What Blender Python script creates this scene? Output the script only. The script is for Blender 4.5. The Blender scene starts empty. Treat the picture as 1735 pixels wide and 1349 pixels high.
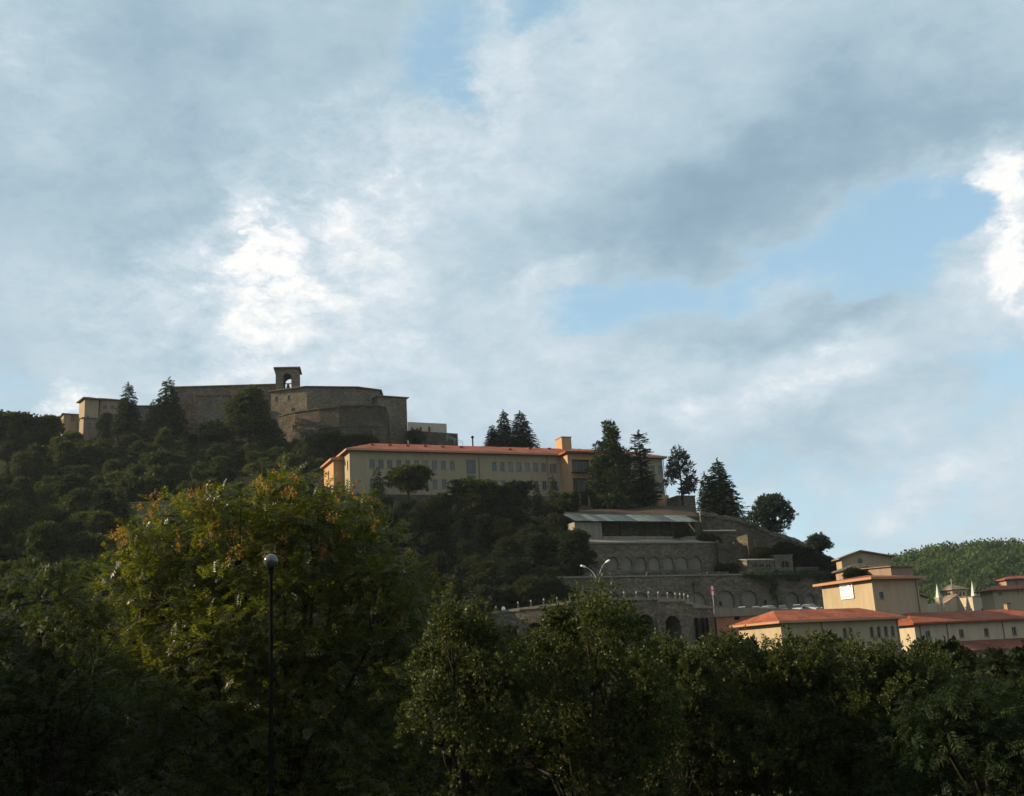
import bpy, math, random
import numpy as np
from mathutils import Matrix, Vector

random.seed(7)
RNG = np.random.default_rng(11)
SC = bpy.context.scene
COL = SC.collection

# ------------------------------------------------------------------ camera
F = 1860.0                       # focal length in photo pixels (1735 wide)
PITCH = math.radians(14.0)
ROLL = 0.055
EYE = np.array([0.0, 0.0, 1.6])
_c, _s = math.cos(PITCH), math.sin(PITCH)
FWD = np.array([0, _c, _s]); _r0 = np.array([1.0, 0, 0]); _u0 = np.array([0, -_s, _c])
RT = math.cos(ROLL) * _r0 - math.sin(ROLL) * _u0
UP = math.sin(ROLL) * _r0 + math.cos(ROLL) * _u0
cam = bpy.data.cameras.new('camera'); camo = bpy.data.objects.new('camera', cam); COL.objects.link(camo)
cam.sensor_fit = 'HORIZONTAL'; cam.sensor_width = 36.0; cam.lens = 36.0 * F / 1735.0
cam.clip_start = 0.1; cam.clip_end = 20000
camo.matrix_world = Matrix(((RT[0], UP[0], -FWD[0], EYE[0]), (RT[1], UP[1], -FWD[1], EYE[1]), (RT[2], UP[2], -FWD[2], EYE[2]), (0, 0, 0, 1)))
SC.camera = camo


def ray(px, py):
    return FWD + (px - 867.5) / F * RT + (674.5 - py) / F * UP


def P(px, py, D):
    """the point that stands D metres out along the viewing axis on the bearing (px, py) surveyed from the photo"""
    d = ray(px, py)
    return EYE + d * (D / d[1])


def Pz(px, py, z):
    d = ray(px, py)
    return EYE + d * ((z - EYE[2]) / d[2])


def proj(p):
    q = np.asarray(p, float) - EYE
    z = q @ FWD
    return 867.5 + F * (q @ RT) / z, 674.5 - F * (q @ UP) / z


# ------------------------------------------------------------------ light
SUN_AZ = -86.0      # degrees from +Y, negative = left
SUN_EL = 23.5
EXPOSURE = 0.8
SKY_STRENGTH = 0.122
sd = np.array([math.sin(math.radians(SUN_AZ)) * math.cos(math.radians(SUN_EL)), math.cos(math.radians(SUN_AZ)) * math.cos(math.radians(SUN_EL)), math.sin(math.radians(SUN_EL))])
sun = bpy.data.lights.new('sun', 'SUN'); sun.energy = 5.0; sun.angle = math.radians(0.6); sun.color = (1.0, 0.83, 0.58)
suno = bpy.data.objects.new('sun', sun); COL.objects.link(suno)
suno.rotation_euler = Vector(sd).to_track_quat('Z', 'Y').to_euler()
SC.view_settings.view_transform = 'Standard'; SC.view_settings.look = 'None'
SC.view_settings.exposure = EXPOSURE; SC.view_settings.gamma = 1.0
SC.view_settings.use_curve_mapping = False
SC.cycles.use_denoising = True
SC.cycles.max_bounces = 6; SC.cycles.diffuse_bounces = 3; SC.cycles.glossy_bounces = 2; SC.cycles.transmission_bounces = 3
SC.cycles.volume_bounces = 0; SC.cycles.transparent_max_bounces = 4
SC.cycles.caustics_reflective = False; SC.cycles.caustics_refractive = False


# ------------------------------------------------------------------ node helpers
class NT:
    def __init__(s, nt):
        s.nt = nt; s.n = nt.nodes; s.l = nt.links

    def new(s, t, **kw):
        n = s.n.new(t)
        for k, v in kw.items():
            setattr(n, k, v)
        return n

    def set(s, sock, v):
        if isinstance(v, bpy.types.NodeSocket):
            s.l.new(v, sock)
        elif v is not None:
            sock.default_value = v

    def math(s, op, a, b=None, c=None, clamp=False):
        n = s.new('ShaderNodeMath', operation=op, use_clamp=clamp)
        s.set(n.inputs[0], a); s.set(n.inputs[1], b); s.set(n.inputs[2], c)
        return n.outputs[0]

    def vmath(s, op, a, b=None, scale=None):
        n = s.new('ShaderNodeVectorMath', operation=op)
        s.set(n.inputs[0], a); s.set(n.inputs[1], b)
        if scale is not None:
            s.set(n.inputs['Scale'], scale)
        return n

    def noise(s, vec, scale, detail=4.0, rough=0.55, dist=0.0):
        n = s.new('ShaderNodeTexNoise')
        if vec is not None:
            s.set(n.inputs['Vector'], vec)
        n.inputs['Scale'].default_value = scale; n.inputs['Detail'].default_value = detail
        n.inputs['Roughness'].default_value = rough; n.inputs['Distortion'].default_value = dist
        return n

    def mix(s, f, a, b, mode='MIX'):
        n = s.new('ShaderNodeMix', data_type='RGBA', blend_type=mode)
        s.set(n.inputs[0], f); s.set(n.inputs[6], a); s.set(n.inputs[7], b)
        return n.outputs[2]

    def ramp(s, f, stops, interp='LINEAR'):
        n = s.new('ShaderNodeValToRGB'); cr = n.color_ramp; cr.interpolation = interp
        while len(cr.elements) < len(stops):
            cr.elements.new(0.5)
        for e, (p, c) in zip(cr.elements, stops):
            e.position = p; e.color = (*c, 1.0)
        s.set(n.inputs[0], f)
        return n.outputs[0]

    def smooth(s, x, a, b):
        n = s.new('ShaderNodeMapRange', interpolation_type='SMOOTHSTEP')
        s.set(n.inputs[0], x); n.inputs[1].default_value = a; n.inputs[2].default_value = b
        return n.outputs[0]


# ------------------------------------------------------------------ sky
W = bpy.data.worlds.new('World'); SC.world = W; W.use_nodes = True
W.cycles.sampling_method = 'MANUAL'; W.cycles.sample_map_resolution = 256
nt = NT(W.node_tree); nt.n.clear()
out = nt.new('ShaderNodeOutputWorld')
sky = nt.new('ShaderNodeTexSky', sky_type='NISHITA'); sky.sun_disc = False
sky.sun_elevation = math.radians(SUN_EL); sky.sun_rotation = math.radians(SUN_AZ); sky.altitude = 400
sky.air_density = 1.0; sky.dust_density = 1.0; sky.ozone_density = 1.0
bg1 = nt.new('ShaderNodeBackground'); bg1.inputs[1].default_value = SKY_STRENGTH
nt.l.new(sky.outputs[0], bg1.inputs[0])
tc = nt.new('ShaderNodeTexCoord'); D0 = tc.outputs['Generated']
sep = nt.new('ShaderNodeSeparateXYZ'); nt.l.new(D0, sep.inputs[0])
az = nt.math('MULTIPLY', nt.math('ARCTAN2', sep.outputs[0], sep.outputs[1]), 180 / math.pi)
el = nt.math('MULTIPLY', nt.math('ARCSINE', sep.outputs[2]), 180 / math.pi)
# cloud noise is sampled on the direction itself (flattened towards the horizon), so it runs on all round
flat = nt.vmath('MULTIPLY', D0, (1.0, 1.0, 1.7)).outputs[0]
wn = nt.noise(flat, 5.0, 3.0, 0.58)
wc = nt.vmath('SUBTRACT', wn.outputs['Color'], (0.5, 0.5, 0.5)).outputs[0]
wn2 = nt.noise(flat, 14.0, 6.0, 0.66)
wc2 = nt.vmath('SUBTRACT', wn2.outputs['Color'], (0.5, 0.5, 0.5)).outputs[0]
comb = nt.new('ShaderNodeCombineXYZ'); nt.l.new(az, comb.inputs[0]); nt.l.new(el, comb.inputs[1])
w1 = nt.vmath('MULTIPLY', wc, (9.0, 7.0, 0.0)).outputs[0]
w2 = nt.vmath('MULTIPLY', wc2, (5.0, 4.0, 0.0)).outputs[0]
AE = nt.vmath('ADD', nt.vmath('ADD', comb.outputs[0], w1).outputs[0], w2).outputs[0]
fb = nt.noise(nt.vmath('ADD', flat, nt.vmath('SCALE', wc, None, 0.25).outputs[0]).outputs[0], 4.2, 6.0, 0.56).outputs['Fac']
fb2 = nt.noise(nt.vmath('ADD', flat, (3.1, 1.7, 0.4)).outputs[0], 7.5, 9.0, 0.64).outputs['Fac']
cover = nt.math('MULTIPLY_ADD', fb, 1.3, -0.16)
cover = nt.math('MULTIPLY_ADD', fb2, 0.5, cover)
bright = nt.math('MULTIPLY_ADD', fb2, 0.62, 0.235)
fb3 = nt.math('SUBTRACT', nt.noise(nt.vmath('ADD', flat, nt.vmath('SCALE', wc2, None, 0.06).outputs[0]).outputs[0], 26.0, 7.0, 0.64).outputs['Fac'], 0.5)
cover = nt.math('MULTIPLY_ADD', fb3, 0.75, cover)
bright = nt.math('MULTIPLY_ADD', fb3, 0.14, bright)
heads = None
DEG = 57.3 / F
CLOUDS = [  # bearing px, py, half widths px, tilt deg, cover, brightness
    # clear gaps
    (785, 110, 52, 100, 10, -.95, 0), (820, 175, 40, 30, 0, -.5, 0), (925, 15, 80, 34, 0, -.8, 0), (705, 185, 36, 22, 0, -.45, 0), (925, 120, 26, 20, 0, -.45, 0),
    (1330, 430, 330, 62, 9, -.66, 0), (1600, 400, 100, 90, 0, -.55, 0), (1010, 530, 110, 36, 14, -.5, 0), (700, 455, 90, 40, 0, -.32, 0), (880, 340, 80, 22, 10, -.4, 0),
    (1480, 850, 340, 120, 5, -.3, .06), (1670, 620, 50, 40, 0, -.45, 0),
    # broad grey veil on the upper side
    (300, 210, 340, 210, 0, .4, -.22), (120, 400, 230, 90, 0, .3, -.07), (560, 120, 230, 130, 0, .3, -.02), (20, 90, 80, 110, 0, .2, .16), (60, 560, 120, 60, 0, .1, -.04),
    # grey bank running up to one side
    (1600, 200, 300, 75, 8, .6, -.24), (1140, 335, 230, 70, 18, .5, -.19), (1400, 275, 260, 60, 12, .4, -.13), (1350, 120, 300, 60, 10, .3, -.08), (950, 400, 150, 50, 20, .3, -.08), (1180, 90, 260, 90, 5, .4, .02),
    (1250, 548, 150, 30, 0, .55, -.22), (1430, 515, 90, 25, 20, .4, -.14), (1480, 690, 200, 30, 10, .3, -.10),
    # sunlit heads
    (440, 470, 230, 190, 0, .2, .13), (760, 330, 190, 110, 20, .25, .08), (1000, 640, 260, 70, 0, .2, .05), (900, 700, 300, 50, 0, .2, .03),
    (425, 420, 50, 50, 0, .4, .36), (385, 490, 55, 40, 0, .3, .26), (465, 500, 46, 45, 0, .2, .18), (485, 385, 55, 36, 0, .2, .18), (270, 445, 75, 28, 15, .2, .16), (370, 625, 80, 45, 30, .2, .22), (240, 520, 140, 40, 0, .2, .10),
    (660, 310, 230, 80, 22, .3, .12), (560, 480, 120, 140, 0, .3, .14), (850, 130, 55, 95, 0, .4, .16), (985, 60, 70, 60, 20, .4, .10),
    (1728, 400, 36, 95, 0, .9, .50), (1715, 300, 30, 40, 0, .5, .25), (1700, 480, 55, 45, 0, .5, .2), (1640, 262, 70, 22, 5, .4, .2), (955, 478, 62, 17, 22, .6, .22), (1395, 640, 80, 35, 18, .5, .17), (1160, 680, 45, 35, 0, .4, .12), (1500, 570, 230, 50, 5, .4, .06),
    (98, 688, 26, 20, 0, .4, .40), (1540, 830, 60, 16, 25, .35, .12), (700, 600, 420, 110, 0, .3, .05),
]
for (px, py, sx, sy, tilt, dc, db) in CLOUDS:
    d = ray(px, py); d = d / np.linalg.norm(d)
    gr = nt.new('ShaderNodeTexGradient', gradient_type='SPHERICAL'); nt.l.new(AE, gr.inputs[0])
    tm_ = gr.texture_mapping; tm_.vector_type = 'TEXTURE'
    tm_.translation = (math.degrees(math.atan2(d[0], d[1])), math.degrees(math.asin(d[2])), 0)
    tm_.rotation = (0, 0, math.radians(tilt)); tm_.scale = (sx * DEG * 2.0, sy * DEG * 2.0, 1)
    g = gr.outputs['Fac']
    if dc:
        cover = nt.math('MULTIPLY_ADD', g, dc, cover)
    if db > 0:
        heads = nt.math('MULTIPLY_ADD', g, db, heads) if heads else nt.math('MULTIPLY', g, db)
    elif db:
        bright = nt.math('MULTIPLY_ADD', g, db, bright)
bright = nt.math('MULTIPLY_ADD', heads, nt.math('MULTIPLY_ADD', fb3, 3.2, 1.0), bright)      # sunlit heads break up into billows
cov0 = nt.smooth(cover, 0.14, 0.80)
cov = nt.math('MULTIPLY_ADD', cov0, 0.48, 0.52)     # thin high haze everywhere, thick cloud on top
ccol = nt.ramp(bright, [(0.0, (.23, .335, .435)), (.28, (.34, .475, .58)), (.52, (.485, .62, .705)), (.74, (.66, .755, .83)), (1.0, (1.0, 1.0, .985))])
ccol = nt.mix(cov0, (.45, .69, .81, 1), ccol)
bg2 = nt.new('ShaderNodeBackground'); nt.l.new(ccol, bg2.inputs[0]); bg2.inputs[1].default_value = 0.575
mx = nt.new('ShaderNodeMixShader'); nt.l.new(cov, mx.inputs[0]); nt.l.new(bg1.outputs[0], mx.inputs[1]); nt.l.new(bg2.outputs[0], mx.inputs[2])
nt.l.new(mx.outputs[0], out.inputs[0])

# ------------------------------------------------------------------ materials
MATS = {}


def mat(name, col, rough=0.85, var=0.25, scale=0.6, fine=8.0, bump=0.0, spec=0.25, kind=None, col2=None, streak=False, metallic=0.0):
    if name in MATS:
        return MATS[name]
    m = bpy.data.materials.new(name); m.use_nodes = True
    t = NT(m.node_tree); b = t.n['Principled BSDF']
    b.inputs['Roughness'].default_value = rough; b.inputs['Specular IOR Level'].default_value = spec; b.inputs['Metallic'].default_value = metallic
    geo = t.new('ShaderNodeNewGeometry'); pos = geo.outputs['Position']
    c = (*col, 1.0)
    big = t.noise(pos, scale, 5.0, 0.6).outputs['Fac']
    fin = t.noise(pos, fine, 3.0, 0.6).outputs['Fac']
    v = t.math('ADD', t.math('MULTIPLY', big, 0.65), t.math('MULTIPLY', fin, 0.35))
    if streak:
        st = t.noise(t.vmath('MULTIPLY', pos, (1.0, 1.0, 0.08)).outputs[0], 1.6, 4.0, 0.65).outputs['Fac']
        v = t.math('ADD', t.math('MULTIPLY', v, 0.5), t.math('MULTIPLY', st, 0.5))
    lo = tuple(x * (1 - var * 1.6) for x in col) if col2 is None else col2
    hi = tuple(min(1, x * (1 + var * 1.2)) for x in col)
    base = t.ramp(v, [(0.30, lo), (0.52, col), (0.72, hi)])
    bsrc = fin
    if kind == 'stone':
        vo = t.new('ShaderNodeTexVoronoi', feature='F1'); t.l.new(t.vmath('MULTIPLY', pos, (1.0, 1.0, 1.9)).outputs[0], vo.inputs['Vector']); vo.inputs['Scale'].default_value = 1.5
        ve = t.new('ShaderNodeTexVoronoi', feature='DISTANCE_TO_EDGE'); t.l.new(t.vmath('MULTIPLY', pos, (1.0, 1.0, 1.9)).outputs[0], ve.inputs['Vector']); ve.inputs['Scale'].default_value = 1.5
        sp = t.new('ShaderNodeSeparateColor'); t.l.new(vo.outputs['Color'], sp.inputs[0])
        base = t.mix(0.75, base, t.ramp(sp.outputs[0], [(0.0, (.55, .53, .5)), (0.6, (1, 1, 1)), (1.0, (1.45, 1.4, 1.3))]), 'MULTIPLY')
        edge = t.smooth(ve.outputs['Distance'], 0.0, 0.09)
        base = t.mix(edge, t.mix(0.6, base, (col[0] * .45, col[1] * .45, col[2] * .45, 1)), base)
        bsrc = t.math('ADD', edge, fin)
    if kind == 'tile':
        sw = t.noise(t.vmath('MULTIPLY', pos, (1, 1, 3.5)).outputs[0], 2.2, 4.0, 0.7).outputs['Fac']
        base = t.mix(1.0, base, t.ramp(sw, [(.3, (.5, .48, .48)), (.5, (1, 1, 1)), (.7, (1.35, 1.2, 1.05))]), 'MULTIPLY')
        pn = t.noise(pos, .45, 5.0, .65).outputs['Fac']
        base = t.mix(.8, base, t.ramp(pn, [(.35, (.62, .66, .70)), (.55, (1, 1, 1)), (.7, (1.2, 1.08, .95))]), 'MULTIPLY')
    if kind == 'objvar':
        oi = t.new('ShaderNodeObjectInfo')
        base = t.mix(0.85, base, t.ramp(oi.outputs['Random'], [(0, (.25, .28, .3)), (.5, (.9, .9, .9)), (1, (1.9, 1.75, 1.5))]), 'MULTIPLY')
    t.l.new(base, b.inputs['Base Color'])
    if bump:
        bn = t.new('ShaderNodeBump'); bn.inputs['Strength'].default_value = bump; bn.inputs['Distance'].default_value = 0.08
        t.set(bn.inputs['Height'], bsrc); t.l.new(bn.outputs[0], b.inputs['Normal'])
    MATS[name] = m
    return m


def leafmat(name, c1, c2, c3, trans=0.35, gloss=0.25, rough=0.5, objvar=0.5):
    """leaf: colour varies from leaf to leaf and tree to tree; light passes through"""
    m = bpy.data.materials.new(name); m.use_nodes = True
    t = NT(m.node_tree); b = t.n['Principled BSDF']; o = t.n['Material Output']
    geo = t.new('ShaderNodeNewGeometry'); oi = t.new('ShaderNodeObjectInfo')
    base = t.ramp(geo.outputs['Random Per Island'], [(0.0, c1), (0.5, c2), (1.0, c3)])
    base = t.mix(objvar, base, t.ramp(oi.outputs['Random'], [(0.0, (.6, .68, .7)), (.5, (1, 1, 1)), (1.0, (1.5, 1.35, .85))]), 'MULTIPLY')
    t.l.new(base, b.inputs['Base Color'])
    b.inputs['Roughness'].default_value = rough; b.inputs['Specular IOR Level'].default_value = gloss
    tr = t.new('ShaderNodeBsdfTranslucent')
    t.l.new(t.mix(1.0, base, (1.5, 1.55, .6, 1), 'MULTIPLY'), tr.inputs[0])
    ms = t.new('ShaderNodeMixShader'); ms.inputs[0].default_value = trans
    t.l.new(b.outputs[0], ms.inputs[1]); t.l.new(tr.outputs[0], ms.inputs[2]); t.l.new(ms.outputs[0], o.inputs[0])
    return m


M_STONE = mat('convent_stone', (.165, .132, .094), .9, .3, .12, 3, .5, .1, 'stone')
M_STONE2 = mat('convent_plaster', (.25, .175, .12), .9, .25, .10, 3, .3, .1, None, streak=True)
M_BRICK = mat('convent_brick', (.17, .122, .087), .9, .3, .2, 4, .4, .1, 'stone')
M_OCHRE = mat('convent_ochre', (.29, .225, .135), .9, .2, .2, 4, .2, .1, None, streak=True)
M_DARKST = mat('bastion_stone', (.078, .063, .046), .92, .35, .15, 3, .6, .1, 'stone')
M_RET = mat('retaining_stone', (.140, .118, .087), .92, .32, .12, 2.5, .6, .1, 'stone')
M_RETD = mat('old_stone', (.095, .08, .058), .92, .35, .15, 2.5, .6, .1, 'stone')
M_CONC = mat('weathered_concrete', (.20, .175, .135), .9, .3, .25, 5, .3, .1, None, streak=True)
M_ARCH = mat('arch_infill', (.165, .145, .112), .92, .22, .3, 3, .3, .1)
M_CONCP = mat('pale_concrete', (.40, .35, .27), .9, .15, .3, 5, .2, .1)
M_HOSP = mat('beige_render', (.30, .232, .148), .88, .17, .12, 5, .15, .1, None, streak=True)
M_HOSP2 = mat('orange_render', (.37, .225, .115), .88, .17, .12, 5, .15, .1, None, streak=True)
M_CREAM = mat('cream_render', (.34, .262, .17), .88, .17, .15, 5, .15, .1, None, streak=True)
M_LCREAM = mat('light_cream_render', (.40, .33, .235), .88, .17, .15, 5, .15, .1, None, streak=True)
M_TERRA = mat('terracotta_render', (.30, .14, .08), .88, .15, .2, 5, .15, .1, None, streak=True)
M_ROOF = mat('red_roof_tile', (.26, .074, .037), .85, .3, .35, 6, .5, .15, 'tile')
M_ROOFO = mat('old_roof_tile', (.22, .16, .11), .9, .3, .4, 6, .5, .1, 'tile')
M_ROOFB = mat('brown_roof_tile', (.20, .07, .045), .88, .3, .4, 6, .5, .1, 'tile')
M_EAVE = mat('painted_eave', (.36, .19, .105), .8, .1, .3, 5, 0, .15)
M_FRAME = mat('window_frame', (.22, .20, .17), .6, .1, 1, 9, 0, .3)
M_PANE = mat('shaded_glass', (.085, .09, .085), .25, .2, 1, 3, 0, .5, 'objvar')
M_PANED = mat('dark_glass', (.022, .022, .026), .18, .2, 1, 3, 0, .6, 'objvar')
M_SHADE = mat('opening_shade', (.018, .016, .015), .9, .3, 1, 3, 0, .1)  # near-black colour that paints the shade inside openings
M_PIPE = mat('metal_pipe', (.16, .10, .075), .5, .2, 1, 6, 0, .4)
M_METAL = mat('galvanised_metal', (.36, .38, .37), .45, .2, .8, 8, 0, .5)
M_SHEET = mat('corrugated_sheet', (.085, .112, .118), .7, .5, .8, 5, 0, .2, 'objvar')
M_IRON = mat('dark_iron', (.008, .008, .008), .9, .2, 1, 8, 0, .02)
M_WHITE = mat('white_paint', (.78, .77, .74), .5, .05, 1, 6, 0, .4)
M_RED = mat('red_paint', (.38, .05, .035), .5, .1, 1, 6, 0, .4)
M_INK = mat('grey_ink', (.28, .27, .27), .8, .1, 1, 6, 0, .1)
M_EARTH = mat('earth_bank', (.075, .052, .035), .95, .4, .3, 3, .6, .05, col2=(.035, .034, .02))
M_GRASS = mat('rough_grass', (.055, .065, .026), .95, .45, .12, 2.0, .6, .05, col2=(.035, .032, .018))
M_ROAD = mat('asphalt', (.055, .054, .052), .9, .2, .3, 9, .2, .2)
M_COPPER = mat('verdigris_copper', (.42, .44, .36), .7, .15, .6, 5, 0, .3)
M_BARK = mat('bark', (.035, .028, .021), .95, .35, 1.5, 9, .8, .05)
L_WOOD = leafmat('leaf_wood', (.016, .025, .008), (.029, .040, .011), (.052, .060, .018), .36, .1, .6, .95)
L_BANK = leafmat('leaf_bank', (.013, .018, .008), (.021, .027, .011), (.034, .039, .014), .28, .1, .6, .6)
L_SUN = leafmat('leaf_painted_sun', (.036, .048, .011), (.060, .074, .017), (.095, .100, .028), .42, .1, .6, .6)  # brighter copy of the wood leaf, sunlight painted into the colour
L_CON = leafmat('needle_dark', (.014, .026, .013), (.026, .042, .018), (.045, .060, .024), .18, .1, .6, .4)
L_CONB = leafmat('needle_blue', (.016, .028, .020), (.026, .042, .028), (.042, .056, .034), .18, .1, .6, .4)
L_AIL = leafmat('leaf_pinnate', (.026, .039, .007), (.054, .066, .012), (.125, .112, .024), .46, .35, .42, .1)
L_SEED = leafmat('seed_cluster_rust', (.16, .070, .022), (.21, .10, .03), (.27, .15, .045), .4, .15, .6, .1)
L_POP = leafmat('leaf_upright', (.017, .025, .006), (.033, .042, .009), (.070, .074, .022), .36, .2, .5, .2)
L_DRK = leafmat('leaf_glossy', (.008, .015, .006), (.014, .023, .008), (.027, .036, .012), .25, .05, .7, .2)
L_FAR = leafmat('leaf_far', (.026, .045, .014), (.040, .062, .019), (.062, .086, .027), .3, .05, .7, .1)
L_IVY = leafmat('leaf_ivy', (.020, .034, .012), (.036, .052, .018), (.055, .070, .024), .25, .2, .5, .2)


# ------------------------------------------------------------------ object helpers
def tag(o, label=None, cat=None, group=None, kind=None):
    if label: o['label'] = label
    if cat: o['category'] = cat
    if group: o['group'] = group
    if kind: o['kind'] = kind
    return o


def empty(name, loc, label=None, cat=None, group=None):
    o = bpy.data.objects.new(name, None); COL.objects.link(o)
    o.location = [float(x) for x in loc]; o.empty_display_size = 0.5
    return tag(o, label, cat, group)


def mesh_obj(name, me, m, parent=None, loc=(0, 0, 0), rz=0.0):
    if m and not me.materials:
        me.materials.append(m)
    o = bpy.data.objects.new(name, me); COL.objects.link(o)
    o.location = [float(x) for x in loc]; o.rotation_euler = (0, 0, rz)
    if parent: o.parent = parent
    return o


def np_mesh(name, V, Fq):
    """V (n,3) and Fq (m,k) -> mesh, quick"""
    V = np.ascontiguousarray(V, np.float32); Fq = np.ascontiguousarray(Fq, np.int32)
    me = bpy.data.meshes.new(name); m, k = Fq.shape
    me.vertices.add(len(V)); me.vertices.foreach_set('co', V.ravel())
    me.loops.add(m * k); me.loops.foreach_set('vertex_index', Fq.ravel())
    me.polygons.add(m); me.polygons.foreach_set('loop_start', np.arange(0, m * k, k, dtype=np.int32))
    me.update(calc_edges=True)
    return me


class MB:
    def __init__(s):
        s.v = []; s.f = []

    def poly(s, pts):
        i = len(s.v); s.v += [tuple(map(float, p)) for p in pts]; s.f.append(tuple(range(i, i + len(pts))))

    def hexa(s, p):     # 8 points: bottom 4, top 4
        i = len(s.v); s.v += [tuple(map(float, q)) for q in p]
        for f in ((3, 2, 1, 0), (4, 5, 6, 7), (0, 1, 5, 4), (1, 2, 6, 5), (2, 3, 7, 6), (3, 0, 4, 7)):
            s.f.append(tuple(i + k for k in f))

    def box(s, fr, u0, u1, v0, v1, w0, w1):
        s.hexa([fr.pt(u0, v0, w0), fr.pt(u1, v0, w0), fr.pt(u1, v1, w0), fr.pt(u0, v1, w0), fr.pt(u0, v0, w1), fr.pt(u1, v0, w1), fr.pt(u1, v1, w1), fr.pt(u0, v1, w1)])

    def prism(s, pts, z0, z1):
        n = len(pts)
        zt = z1 if hasattr(z1, '__len__') else [z1] * n
        i = len(s.v)
        s.v += [(float(p[0]), float(p[1]), float(z0)) for p in pts] + [(float(p[0]), float(p[1]), float(z)) for p, z in zip(pts, zt)]
        s.f.append(tuple(i + k for k in reversed(range(n)))); s.f.append(tuple(i + n + k for k in range(n)))
        for k in range(n):
            j = (k + 1) % n
            s.f.append((i + k, i + j, i + n + j, i + n + k))

    def tube(s, pts, radii, seg=7, cap=True):
        pts = [np.asarray(p, float) for p in pts]; rings = []
        for k, p in enumerate(pts):
            a = pts[max(0, k - 1)]; b = pts[min(len(pts) - 1, k + 1)]
            t = b - a; t /= np.linalg.norm(t) + 1e-9
            x = np.cross(t, (0, 0, 1) if abs(t[2]) < .9 else (1, 0, 0)); x /= np.linalg.norm(x); y = np.cross(t, x)
            i = len(s.v); rings.append(i)
            for j in range(seg):
                an = 2 * math.pi * j / seg
                s.v.append(tuple(p + radii[k] * (math.cos(an) * x + math.sin(an) * y)))
        for a, b in zip(rings, rings[1:]):
            for j in range(seg):
                s.f.append((a + j, a + (j + 1) % seg, b + (j + 1) % seg, b + j))
        if cap:
            s.f.append(tuple(rings[-1] + j for j in range(seg))); s.f.append(tuple(rings[0] + j for j in reversed(range(seg))))

    def lathe(s, c, prof, seg=12):
        c = np.asarray(c, float); i = len(s.v)
        for (r, z) in prof:
            for j in range(seg):
                a = 2 * math.pi * j / seg
                s.v.append((c[0] + r * math.cos(a), c[1] + r * math.sin(a), c[2] + z))
        for k in range(len(prof) - 1):
            for j in range(seg):
                a = i + k * seg
                s.f.append((a + j, a + (j + 1) % seg, a + seg + (j + 1) % seg, a + seg + j))
        s.f.append(tuple(i + (len(prof) - 1) * seg + j for j in range(seg)))

    def mesh(s, name, off=(0, 0, 0)):
        me = bpy.data.meshes.new(name)
        off = np.asarray(off, float)
        me.from_pydata([tuple(np.asarray(p) - off) for p in s.v], [], s.f); me.update()
        return me

    def build(s, name, m, parent=None):
        off = np.array(parent_off(parent)) if parent else np.zeros(3)
        return mesh_obj(name, s.mesh(name, off), m, parent)


def parent_off(p):
    o = np.zeros(3)
    while p is not None:
        o = o + np.array(p.location); p = p.parent
    return o


class Fr:
    """facade frame: u along the wall, v into the building, w up"""

    def __init__(s, o, ang):
        s.o = np.asarray(o, float); s.a = ang
        s.U = np.array([math.cos(ang), math.sin(ang), 0]); s.V = np.array([-math.sin(ang), math.cos(ang), 0])

    def pt(s, u, v, w):
        return s.o + u * s.U + v * s.V + np.array([0, 0, w])

    def hit(s, px, py, v=0.0):
        d = ray(px, py); n = s.V
        t = ((s.o + v * n - EYE) @ n) / (d @ n)
        q = EYE + d * t - s.o
        return q @ s.U, q[2]

    def left_end(s, depth):
        return Fr(s.pt(0, depth, 0), s.a - math.pi / 2)

    def right_end(s, L):
        return Fr(s.pt(L, 0, 0), s.a + math.pi / 2)


WMESH = {}


def arch_pts(w, h, rise=1.0, n=9):
    r = w / 2; sp = h - r * rise
    pts = [(-r, 0), (r, 0), (r, sp)]
    for k in range(1, n):
        a = math.pi * k / n
        pts.append((r * math.cos(a), sp + r * rise * math.sin(a)))
    pts.append((-r, sp))
    return pts


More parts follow.
